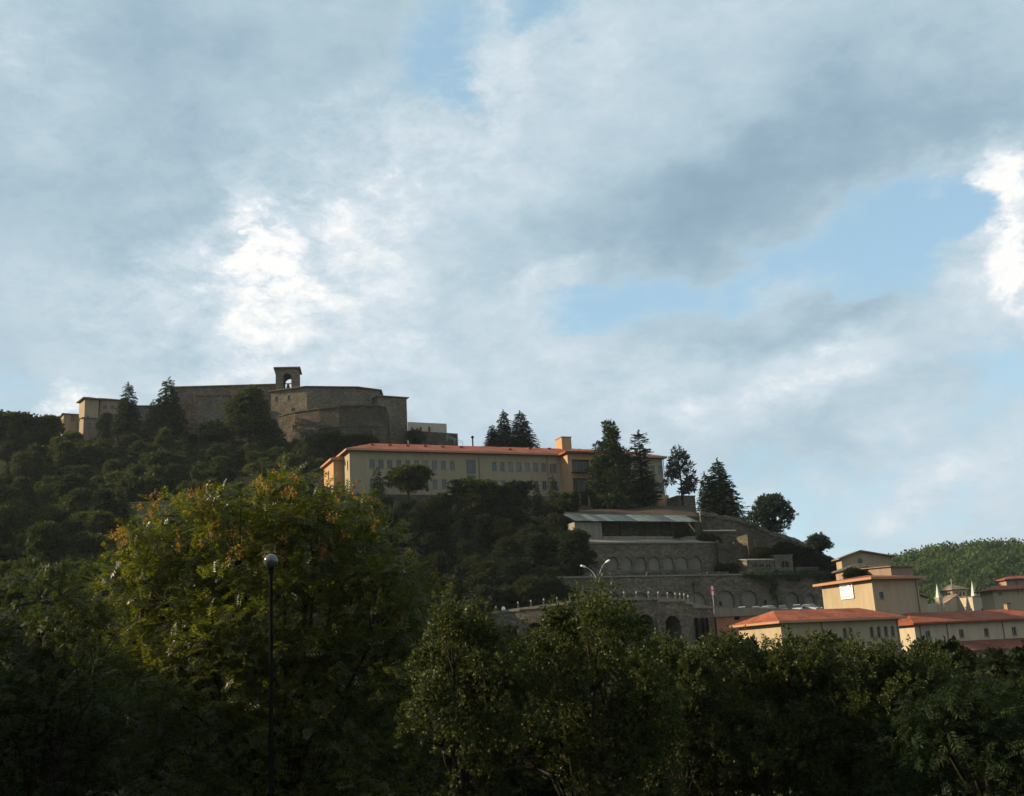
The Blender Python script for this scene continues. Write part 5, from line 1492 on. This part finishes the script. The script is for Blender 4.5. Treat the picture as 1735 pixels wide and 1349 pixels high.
lead(1390, 938, 211, 'scrub_tree', 'small round dark bush on the skyline near the ochre house', BUSH[0], L_CONB, 905, 'bush', width=36)
for (px, foot, top, D, wd, nm, lab, pr_, lm) in (
        (640, 848, 792, 222, 34, 'conifer', 'small dark cone-shaped conifer in front of the left windows', BANK[2], L_CON),
        (692, 850, 790, 221, 66, 'leafy_tree', 'pale green leafy tree in front of the left windows', WOOD[0], L_WOOD),
        (812, 862, 814, 222, 80, 'leafy_tree', 'spreading green tree in front of the dark stair window', WOOD[1], L_WOOD),
        (870, 866, 818, 222, 60, 'leafy_tree', 'bushy tree below the right group of windows', WOOD[3], L_BANK),
        (912, 872, 818, 224, 26, 'conifer', 'thin dark leaning conifer below the right group of windows', BANK[2], L_CON),
        (940, 878, 806, 226, 34, 'conifer', 'dark slender conifer left of the balcony bay', BANK[2], L_CON),
        (952, 905, 836, 218, 60, 'leafy_tree', 'dark tree at the left end of the corrugated shed roof', BANK[0], L_BANK),
        (985, 985, 900, 200, 62, 'leafy_tree', 'dark rounded tree hiding the left end of the arcaded wall', BANK[0], L_BANK)):
    lead(px, foot, D, nm, lab, pr_, lm, top, width=wd, rz=px * .1)
RB = np.random.default_rng(8); placed = []; cnt = 0; tries = 0
while cnt < 85 and tries < 6000:
    tries += 1
    px = RB.uniform(560, 1000); y = RB.uniform(150, 219)
    x = (px - 867.5) / F * y * .96; z = hz(x, y); k = int(RB.integers(0, 3)); s_ = RB.uniform(.7, 1.05)
    hgt = (9.0, 8.0, 10.0)[k] * s_
    q = proj((x, y, z)); tp = proj((x, y, z + hgt))
    if tp[1] < 845 + max(0, q[0] - 930) * 1.3: continue
    if q[0] + 1.9 * (q[1] - 1000) * .3 > 985: continue
    if y > 180 and q[0] > 960: continue
    if x > -6 and y < float(yl(x)) - 3: continue
    if any((x - a) ** 2 + (y - b_) ** 2 < 4.0 ** 2 for a, b_ in placed): continue
    placed.append((x, y)); cnt += 1
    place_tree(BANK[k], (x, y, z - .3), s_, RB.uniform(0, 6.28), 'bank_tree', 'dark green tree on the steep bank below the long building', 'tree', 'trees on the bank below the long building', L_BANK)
# scrub and ivy on the terraces
for i_, (px, foot, D, top, wd, lab) in enumerate(((1328, 946, 212, 918, 34, 'dark scrub bush below the shoulder wall just right of the ruined tower'), (1352, 956, 213, 926, 36, 'dark scrub bush below the shoulder wall above the stone store house'), (1376, 966, 214, 936, 36, 'dark scrub bush in the middle of the row under the shoulder wall'), (1400, 974, 213.5, 944, 34, 'dark scrub bush left of the ochre house under the shoulder wall'), (1422, 985, 211, 955, 32, 'dark scrub bush touching the ochre house corner'), (1240, 978, 205, 952, 30, 'dark bush at the right end of the arcaded wall'), (1224, 976, 205, 956, 22, 'small dark bush against the end of the arcaded wall'), (1150, 913, 210.5, 900, 18, 'low weeds at the right end of the shed floor'), (1446, 985, 176, 962, 26, 'dark bush behind the sunlit eave of the tall house'), (1475, 985, 176, 961, 28, 'dark bush behind the roof ridge of the tall house'), (1196, 928, 212.5, 902, 24, 'dark scrub at the right end of the shed'), (1208, 934, 212.8, 908, 24, 'dark scrub below the pale pipe'), (1290, 950, 209.5, 926, 30, 'dark bush behind the small arched outbuilding'))):
    lead(px, foot, D, 'scrub', lab, BUSH[i_ % 2], L_BANK, top, 'bush', width=wd, rz=px)


def leaf_mat(name, label, pts, tw, sc, m, cat='ivy'):
    rng = np.random.default_rng(len(pts)); d = unit(rng.normal(size=pts.shape) + np.array([0, -.8, -.3]))
    V, Fq = scatter(tw[0], tw[1], pts, frames(d, np.broadcast_to(np.array([0, -.6, .6]), d.shape), rng, .8), sc * (.6 + .8 * rng.random(len(pts))))
    o = mesh_obj(name, np_mesh(name, V, Fq), m); tag(o, label, cat); return o


ri = np.random.default_rng(77); pts = []
for k in range(1500):
    u = ri.uniform(lf.hit(1258, 975)[0], ends - 1); hang_ = abs(ri.normal()) * (.35 + .5 * (.5 + .5 * math.sin(u * .9)) + (2.0 if abs(u - lf.hit(1308, 985)[0]) < .9 else 0))
    pts.append(lf.pt(u, -.25 - .2 * ri.random() + (1.4 * ri.random() if hang_ < .5 else 0), lwt + .45 * ri.random() + .25 - hang_))
leaf_mat('ivy', 'dark ivy hanging over the top of the lower retaining wall', np.array(pts), TW_BR, .5, L_IVY)

# far wood
rf2 = np.random.default_rng(99); n = 2900
fy = rf2.uniform(440, 740, n); fx = fy * rf2.uniform(.22, .60, n); fx[:1100] = rf2.uniform(95, 270, 1100); fy[:1100] = rf2.uniform(318, 470, 1100); fz = np.maximum(np.where(fy > 432, far_h(fx, fy), -50), height(fx, fy))
ball = unit(rf2.normal(size=(96, 3))); ball[:, 2] = np.abs(ball[:, 2]) * 1.0 - .15
tv = []; tf = []
for b_ in ball:
    i = len(tv); nb_ = unit(b_ + .4 * rf2.normal(size=3)); t1 = unit(np.cross(nb_, rf2.normal(size=3))); t2 = np.cross(nb_, t1); c_ = b_ * rf2.uniform(.6, 1.12); s_ = rf2.uniform(.07, .155)
    tv += [c_ + t1 * s_, c_ + t2 * s_, c_ - t1 * s_, c_ - t2 * s_]; tf.append((i, i + 1, i + 2, i + 3))
th_ = rf2.uniform(0, 6.28, n); rot = np.zeros((n, 3, 3)); rot[:, 0, 0] = np.cos(th_); rot[:, 0, 1] = -np.sin(th_); rot[:, 1, 0] = np.sin(th_); rot[:, 1, 1] = np.cos(th_); rot[:, 2, 2] = rf2.uniform(.8, 1.4, n)
sc_ = rf2.uniform(2.8, 7.0, n)
V, Fq = scatter(np.array(tv), np.array(tf), np.stack([fx, fy, fz + sc_ * .6], -1), rot, sc_)
fo = mesh_obj('far_forest', np_mesh('far_forest', V, Fq), L_FAR); tag(fo, 'green wood covering the far hill beyond the church', 'forest', kind='stuff')


# ------------------------------------------------------------------ foreground trees
def big_tree(name, label, lobes_px, D, base_px, tw, leaf, leafm, per_area, cr, per, up=.1, droop=0.0, seeds=None, squash=.8, dz=1.8, rng=None, fol='crown', upright=0.0, cat='tree'):
    rng = rng or np.random.default_rng(abs(hash(label)) % 1000)
    k_ = D / F
    gx_ = P(base_px, 1349, D); gz_ = hz(gx_[0], D)
    root = empty(name, (gx_[0], D, gz_), label, cat)
    lobes = []
    for (px, py, rpx) in lobes_px:
        dd = D + rng.uniform(-dz, dz); p = P(px, py, dd); lobes.append((p[0], p[1], p[2], rpx * k_))
    C, Rr = lobes_to_clumps(rng, lobes, per_area, cr)
    p, d = clump_points(rng, C, Rr, per, .45, squash)
    if upright:     # sprays stand up in pointed tufts
        tuft = rng.random(len(p)) ** 2
        p[:, 2] += tuft * upright * np.repeat(Rr, per) * 1.6; p[:, :2] = p[:, :2] * (1 - .5 * tuft[:, None]) + np.repeat(C, per, 0)[:, :2] * .5 * tuft[:, None]
    fw = d * np.array([1, 1, .6]) + np.array([0, 0, up - droop]) + .45 * rng.normal(size=d.shape)
    rot = frames(fw, np.broadcast_to(np.array([0, 0, 1.]), d.shape) + .4 * d, rng, .45)
    V, Fq = scatter(tw[0], tw[1], p, rot, leaf * (.7 + .6 * rng.random(len(p))))
    off = np.array([gx_[0], D, gz_])
    mesh_obj(fol, np_mesh(fol, V - off, Fq), leafm, root)
    t = MB(); trunk_top = np.array([gx_[0], D, gz_ + 3.2])
    t.tube([off - [0, 0, .5], off + [.1, 0, 1.5], trunk_top], [.34, .26, .22], 9)
    for (x, y, z, r) in lobes:
        e_ = np.array([x, y, z]); mid = trunk_top * .5 + e_ * .5 + np.array([0, 0, .5]) + .25 * rng.normal(size=3)
        t.tube([trunk_top - [0, 0, .4], mid, e_], [.075, .05, .02], 6)
        for q in range(5):
            dd = unit(rng.normal(size=3) + np.array([0, 0, .4])); t.tube([mid * .4 + e_ * .6, e_ + dd * r * .8], [.035, .01], 4)
    t.build('trunk', M_BARK, root)
    if seeds:
        sp = []; sdir = []
        for (px, py, rpx, n_) in seeds:
            for _ in range(max(2, int(n_ * .6))):
                a = rng.normal(size=2) * rpx * .5
                best = P(px + a[0], py + a[1], D - 1.0 - rng.random() * 1.6); sp.append(best); sdir.append(unit(np.array([.8 * rng.normal(), -.5, .5 + .4 * rng.normal()])))
        sp = np.array(sp); sdir = np.array(sdir)
        V, Fq = scatter(TW_SEED[0], TW_SEED[1], sp, frames(sdir, np.broadcast_to(np.array([0, -1., 0]), sdir.shape), rng, .6), .34 * (.6 + .7 * rng.random(len(sp))))
        o = mesh_obj('seed_clusters', np_mesh('seed_clusters', V - off, Fq), L_SEED, root); o['label'] = 'rust-orange seed clusters among the leaves'
    return root


T1 = [(480, 862, 58), (310, 905, 68), (385, 880, 55), (590, 897, 50), (540, 868, 36), (232, 950, 52), (400, 960, 105), (530, 960, 105), (622, 960, 70), (668, 1015, 55), (225, 1015, 48), (300, 1050, 110), (450, 1080, 135), (590, 1070, 125), (676, 1085, 68), (240, 1150, 90), (360, 1200, 130), (540, 1220, 135), (660, 1180, 95), (470, 1330, 140), (300, 1310, 110), (620, 1310, 110), (690, 1290, 55)]
big_tree('ailanthus_tree', 'large leafy tree with rusty orange seed clusters behind the globe lamp', T1, 38, 480, TW_PIN, .46, L_AIL, 11.0, .62, 17, .15, .08,
         seeds=[(325, 838, 22, 10), (270, 852, 26, 12), (255, 880, 20, 7), (212, 908, 24, 12), (355, 868, 30, 10), (345, 890, 34, 14), (405, 905, 20, 8), (440, 830, 22, 8), (470, 812, 28, 10), (500, 820, 22, 8), (555, 935, 12, 10), (560, 915, 22, 8), (480, 900, 20, 8), (620, 838, 18, 6), (590, 850, 26, 8), (640, 900, 16, 5), (550, 880, 20, 6), (700, 950, 20, 5), (735, 975, 16, 6), (745, 1003, 8, 4), (690, 1045, 26, 6), (390, 940, 26, 8), (480, 940, 14, 5), (300, 930, 20, 6), (670, 1040, 20, 4), (610, 1020, 20, 4)], rng=np.random.default_rng(1))
big_tree('robinia_tree', 'feathery green tree at the lower left in front of the wood', [(60, 1030, 45), (130, 1035, 42), (30, 1085, 55), (110, 1100, 75), (160, 1075, 45), (0, 1130, 60), (70, 1180, 85), (160, 1170, 60), (20, 1240, 70), (110, 1270, 85), (180, 1250, 55), (-40, 1200, 70), (60, 1330, 80), (170, 1330, 70), (-40, 1310, 70)], 33, 60, TW_PIN, .36, L_POP, 13, .5, 14, .15, .1, rng=np.random.default_rng(2))
UPA = dict(tw=TW_UP, leaf=.25, leafm=L_POP, per_area=8.5, cr=.46, per=46, up=.6, upright=.9, squash=.9)
big_tree('poplar_tree', 'upright leafy tree with pale tips right beside the large tree', [(765, 1088, 28), (822, 1096, 28), (792, 1134, 44), (748, 1158, 36), (838, 1146, 40), (775, 1200, 54), (830, 1210, 60), (740, 1250, 60), (800, 1290, 70), (860, 1280, 60), (770, 1340, 70), (880, 1180, 40)], 31, 790, **UPA, rng=np.random.default_rng(3))
big_tree('poplar_tree', 'tall leafy tree in the middle with bright pointed tips', [(985, 1066, 36), (1045, 1082, 36), (950, 1104, 48), (1010, 1110, 55), (1070, 1120, 50), (900, 1140, 45), (960, 1170, 70), (1040, 1190, 75), (890, 1210, 50), (1100, 1180, 45), (930, 1260, 70), (1020, 1280, 80), (1090, 1270, 60), (890, 1290, 50), (960, 1340, 80), (1060, 1345, 80)], 33, 985, **UPA, rng=np.random.default_rng(4))
for (px0, tops, lab, sd_) in ((1160, [(1130, 1085, 34), (1185, 1080, 36), (1230, 1092, 34)], 'leafy tree below the underpass right of the tall middle tree', 5), (1300, [(1270, 1105, 34), (1320, 1118, 32), (1365, 1095, 34)], 'leafy tree in front of the sunlit end of the low hall', 6), (1440, [(1405, 1092, 36), (1450, 1100, 34), (1495, 1108, 32)], 'leafy tree in front of the arched windows of the low hall', 7), (1560, [(1535, 1090, 34), (1580, 1105, 36), (1605, 1125, 34)], 'leafy tree below the first window of the long house', 8)):
    lob = [(a_, b_ + 46 + (10 if 1255 < a_ < 1375 or a_ > 1440 else 0), c_) for a_, b_, c_ in tops]
    for k in range(13):
        rr_ = np.random.default_rng(sd_ * 50 + k); lob.append((px0 + rr_.uniform(-75, 75), 1172 + (k / 12) * 180, rr_.uniform(42, 62)))
    big_tree('hedgerow_tree', lab, lob, 44, px0, tw=TW_UP, leaf=.29, leafm=L_POP, per_area=6, cr=.52, per=42, up=.6, upright=.9, squash=.9, rng=np.random.default_rng(sd_))
big_tree('glossy_tree', 'dark glossy-leaved tree with drooping sprays at the lower right', [(1640, 1192, 48), (1700, 1200, 52), (1595, 1212, 46), (1650, 1250, 66), (1720, 1250, 60), (1580, 1260, 60), (1640, 1300, 75), (1720, 1330, 70), (1560, 1330, 60), (1770, 1225, 55), (1780, 1300, 70)], 30, 1680, TW_PIN, .42, L_DRK, 13, .45, 13, .0, .35, rng=np.random.default_rng(12))
lead(1695, 1200, 52, 'conifer', 'small bluish conifer in front of the lean-to roof at the right edge', FIR[1], L_CONB, 1112, width=80)

# ------------------------------------------------------------------ globe lamp
LD = 31.0
gc = P(459, 951, LD); gz_ = hz(gc[0], LD)
lamp = empty('globe_lamp', (gc[0], LD, gz_), 'dark lamp post with a round glass globe in front of the large tree', 'street lamp')
m = MB(); m.tube([(gc[0], LD, gz_), (gc[0], LD, gz_ + 1.2), (gc[0], LD, gc[2] - .34)], [.10, .075, .05], 10); m.build('pole', M_IRON, lamp)
m = MB(); m.lathe((gc[0], LD, gc[2] - .36), [(.05, 0), (.09, .03), (.09, .1), (.12, .13), (.12, .17)], 12); m.build('collar', M_IRON, lamp)
m = MB(); m.lathe((gc[0], LD, gc[2]), [(.205 * math.sin(t), -.205 * math.cos(t)) for t in np.linspace(.45, math.pi - .02, 14)], 20)
gm = bpy.data.materials.new('smoked_globe'); gm.use_nodes = True; bs_ = gm.node_tree.nodes['Principled BSDF']
bs_.inputs['Base Color'].default_value = (.06, .06, .062, 1); bs_.inputs['Roughness'].default_value = .12; bs_.inputs['Specular IOR Level'].default_value = .8
go = m.build('globe', gm, lamp)
for p_ in go.data.polygons: p_.use_smooth = True

# second row of low trees filling the hollow behind the foreground trees
for k, px in enumerate((40, 150, 330, 520, 700, 800, 905, 1010, 1115, 1215, 1310, 1405, 1500, 1590, 1680)):
    D_ = 56 + 5 * math.sin(k * 2.1); c_ = P(px, 1150, D_); zb_ = hz(c_[0], D_); tz = P(px, 1128 + 14 * math.sin(k * 1.7) - .055 * (px - 867) * .0, D_)[2]
    place_tree(BANK[k % 2], (c_[0], D_, zb_), .95, k * 1.3, 'hollow_tree', 'dark low tree in the hollow behind the front row of trees', 'tree', 'trees filling the hollow behind the front row', L_BANK, (tz - zb_) / (9.0, 8.0)[k % 2])

# earth bank between the shed and the long building
eb = MB(); xs = np.linspace(P(955, 870, 218)[0], P(1190, 866, 222)[0], 24)
for a, b_ in zip(xs, xs[1:]):
    ya_, yb_ = float(yl(a)) + 21, float(yl(b_)) + 21
    z0_ = uf.o[2] + we + 1.9
    for (t0, t1) in ((0, .2), (.2, .4), (.4, .6), (.6, .8), (.8, 1.0)):
        def pt_(x, y0, t):
            y1 = HA[1] - .6 + (x - HA[0]) * math.tan(hang); yy = y0 + (y1 - y0) * t; return (x, yy, max(hz(x, yy) + .2, z0_ + (HB - 3.2 - z0_) * (t ** .8)) + .10 * math.sin(x * .6 + t * 7))
        eb.poly([pt_(a, ya_, t0), pt_(b_, yb_, t0), pt_(b_, yb_, t1), pt_(a, ya_, t1)])
    eb.poly([(a, ya_, z0_ - 4), (b_, yb_, z0_ - 4), pt_(b_, yb_, 0), pt_(a, ya_, 0)])
tag(eb.build('earth_bank', M_EARTH), kind='structure')

# unseen block added beyond the left of view to keep sun off the foreground
bfr = Fr((-47, 88, -7), math.radians(-90)); bL, bH, bD = 100.0, 24.0, 13.0
blk = empty('shade_block', bfr.pt(bL / 2, 6, 0), 'plastered block added out of view on the left to shade the foreground', 'building')
hs = []
for fl_ in range(6):
    for k in range(22): hs.append((2 + k * 4.4, 3.3 + k * 4.4, 1.2 + fl_ * 3.5, 3.0 + fl_ * 3.5))
rev = Fr((-47, -12, -7), math.radians(90))
m = MB(); facade(m, rev, 0, bL, 0, bH, hs)
for q in ([(-60, -12), (-60, 88)], [(-60, 88), (-47, 88)], [(-47, -12), (-60, -12)]):
    m.poly([(*q[0], -7), (*q[1], -7), (*q[1], bH - 7), (*q[0], bH - 7)])
m.build('wall', M_CREAM, blk)
for h in hs: window(blk, rev, (h[0] + h[1]) / 2, h[2], 1.3, 1.8)
r = MB(); hip_roof(r, Fr((-60, -12, -7), 0), 0, 13, 0, bL, bH + .003, 2.2, .8, .25); r.build('roof', M_ROOF, blk)

# ------------------------------------------------------------------ air
hb = MB(); hb.hexa([(-9000, -9000, -30), (9000, -9000, -30), (9000, 9000, -30), (-9000, 9000, -30), (-9000, -9000, 125), (9000, -9000, 125), (9000, 9000, 125), (-9000, 9000, 125)])
hm = bpy.data.materials.new('thin_haze'); hm.use_nodes = True; hn = NT(hm.node_tree); hn.n.clear()
ho_ = hn.new('ShaderNodeOutputMaterial'); pv = hn.new('ShaderNodeVolumePrincipled')
pv.inputs['Color'].default_value = (.80, .90, 1.0, 1); pv.inputs['Density'].default_value = 0.00006; pv.inputs['Anisotropy'].default_value = 0.2
hn.l.new(pv.outputs[0], ho_.inputs['Volume'])
tag(hb.build('haze', hm), 'thin pale haze in the valley air', 'haze', kind='stuff')

# undergrowth closing the gaps between the trees of the slopes
ru_ = np.random.default_rng(31)
ux = []; 
N_ = 24000
px_ = ru_.uniform(-40, 1000, N_); uy = ru_.uniform(135, 296, N_); uxx = (px_ - 867.5) / F * uy * .96
uz = height(uxx, uy)
keep = (uy < np.where(px_ > 560, 221, 296)) & ~((uxx > -9) & (uy < yl(uxx) + 2)) & ~((px_ > 930) & (uy > 195)) & ~((px_ > 385) & (px_ < 545) & (uy > 240) & (uy < 262)) & ~((px_ > 120) & (px_ < 345) & (uy > 216) & (uy < 226))
pts = np.stack([uxx, uy, uz + ru_.uniform(.1, 2.6, N_)], -1)[keep]
d = unit(ru_.normal(size=pts.shape) + np.array([0, -.3, .8]))
V, Fq = scatter(TW_BR6[0], TW_BR6[1], pts, frames(d, np.broadcast_to(np.array([0, 0, 1.]), d.shape), ru_, .9), ru_.uniform(.6, 1.3, len(pts)))
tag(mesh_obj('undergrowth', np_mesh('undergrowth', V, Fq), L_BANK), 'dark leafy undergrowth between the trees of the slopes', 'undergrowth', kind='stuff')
# terrace wall and bare bank on the wooded slope
tw0 = P(125, 872, 221); tw1 = P(345, 866, 224)
wf_ = Fr(tw0, math.atan2(tw1[1] - tw0[1], tw1[0] - tw0[0])); wl_ = math.hypot(tw1[0] - tw0[0], tw1[1] - tw0[1])
o = empty('slope_wall', wf_.pt(wl_ / 2, 0, 0), 'old grey terrace wall half hidden in the wood on the left slope', 'wall')
m = MB(); m.box(wf_, 0, wl_, 0, 1.2, -5, 1.9); m.build('wall_body', M_RET, o); m = MB(); m.box(wf_, -.1, wl_ + .1, -.12, 1.3, 1.903, 2.1); m.build('coping', M_CONC, o)
b0 = P(395, 828, 246); b1 = P(545, 822, 248)
o = MB(); n_ = 14
for k in range(n_):
    a = b0 + (b1 - b0) * k / n_; b_ = b0 + (b1 - b0) * (k + 1) / n_
    za = 2.6 + .4 * math.sin(k * 1.1); zb = 2.6 + .4 * math.sin((k + 1) * 1.1)
    o.poly([a - [0, 0, 5], b_ - [0, 0, 5], b_ + [0, 1.5, zb], a + [0, 1.5, za]]); o.poly([a + [0, 1.5, za], b_ + [0, 1.5, zb], b_ + [0, 7, zb + .3], a + [0, 7, za + .3]])
tag(o.build('bare_bank', M_EARTH), kind='structure')
# house-shaped row added unseen behind the viewpoint to cut skylight on the foreground
hb_ = empty('rear_shade_row', (0, -20, 0), 'plastered row added unseen behind the viewpoint to shade the foreground', 'building')
rv = Fr((55, -14, -1), math.pi); hs = []
for fl_ in range(4):
    for k in range(24): hs.append((2 + k * 4.4, 3.3 + k * 4.4, 1.2 + fl_ * 3.5, 3.0 + fl_ * 3.5))
m = MB(); facade(m, rv, 0, 110, 0, 15.5, hs)
m.poly([(55, -14, -1), (55, -26, -1), (55, -26, 14.5), (55, -14, 14.5)]); m.poly([(-55, -14, -1), (-55, -26, -1), (-55, -26, 14.5), (-55, -14, 14.5)]); m.poly([(55, -26, -1), (-55, -26, -1), (-55, -26, 14.5), (55, -26, 14.5)])
m.build('wall', M_CREAM, hb_)
for h in hs: window(hb_, rv, (h[0] + h[1]) / 2, h[2], 1.3, 1.8)
r = MB(); hip_roof(r, Fr((-55, -26, -1), 0), 0, 110, 0, 12, 15.503, 2.4, .8, .25); r.build('roof', M_ROOF, hb_)

# aerial on the eaved house
q = P(1725, 1004, 231); o = empty('aerial', q, 'thin television aerial in front of the eaved house at the right edge', 'aerial')
m = MB(); m.tube([q + [0, 0, -.5], q + [0, 0, 2.6]], [.04, .03], 5); m.build('mast', M_IRON, o)
for k in range(4):
    m = MB(); m.tube([q + [-.5 + .08 * k, 0, 1.7 + .25 * k], q + [.5 - .08 * k, 0, 1.7 + .25 * k]], [.025, .025], 4); m.build('rod', M_IRON, o)
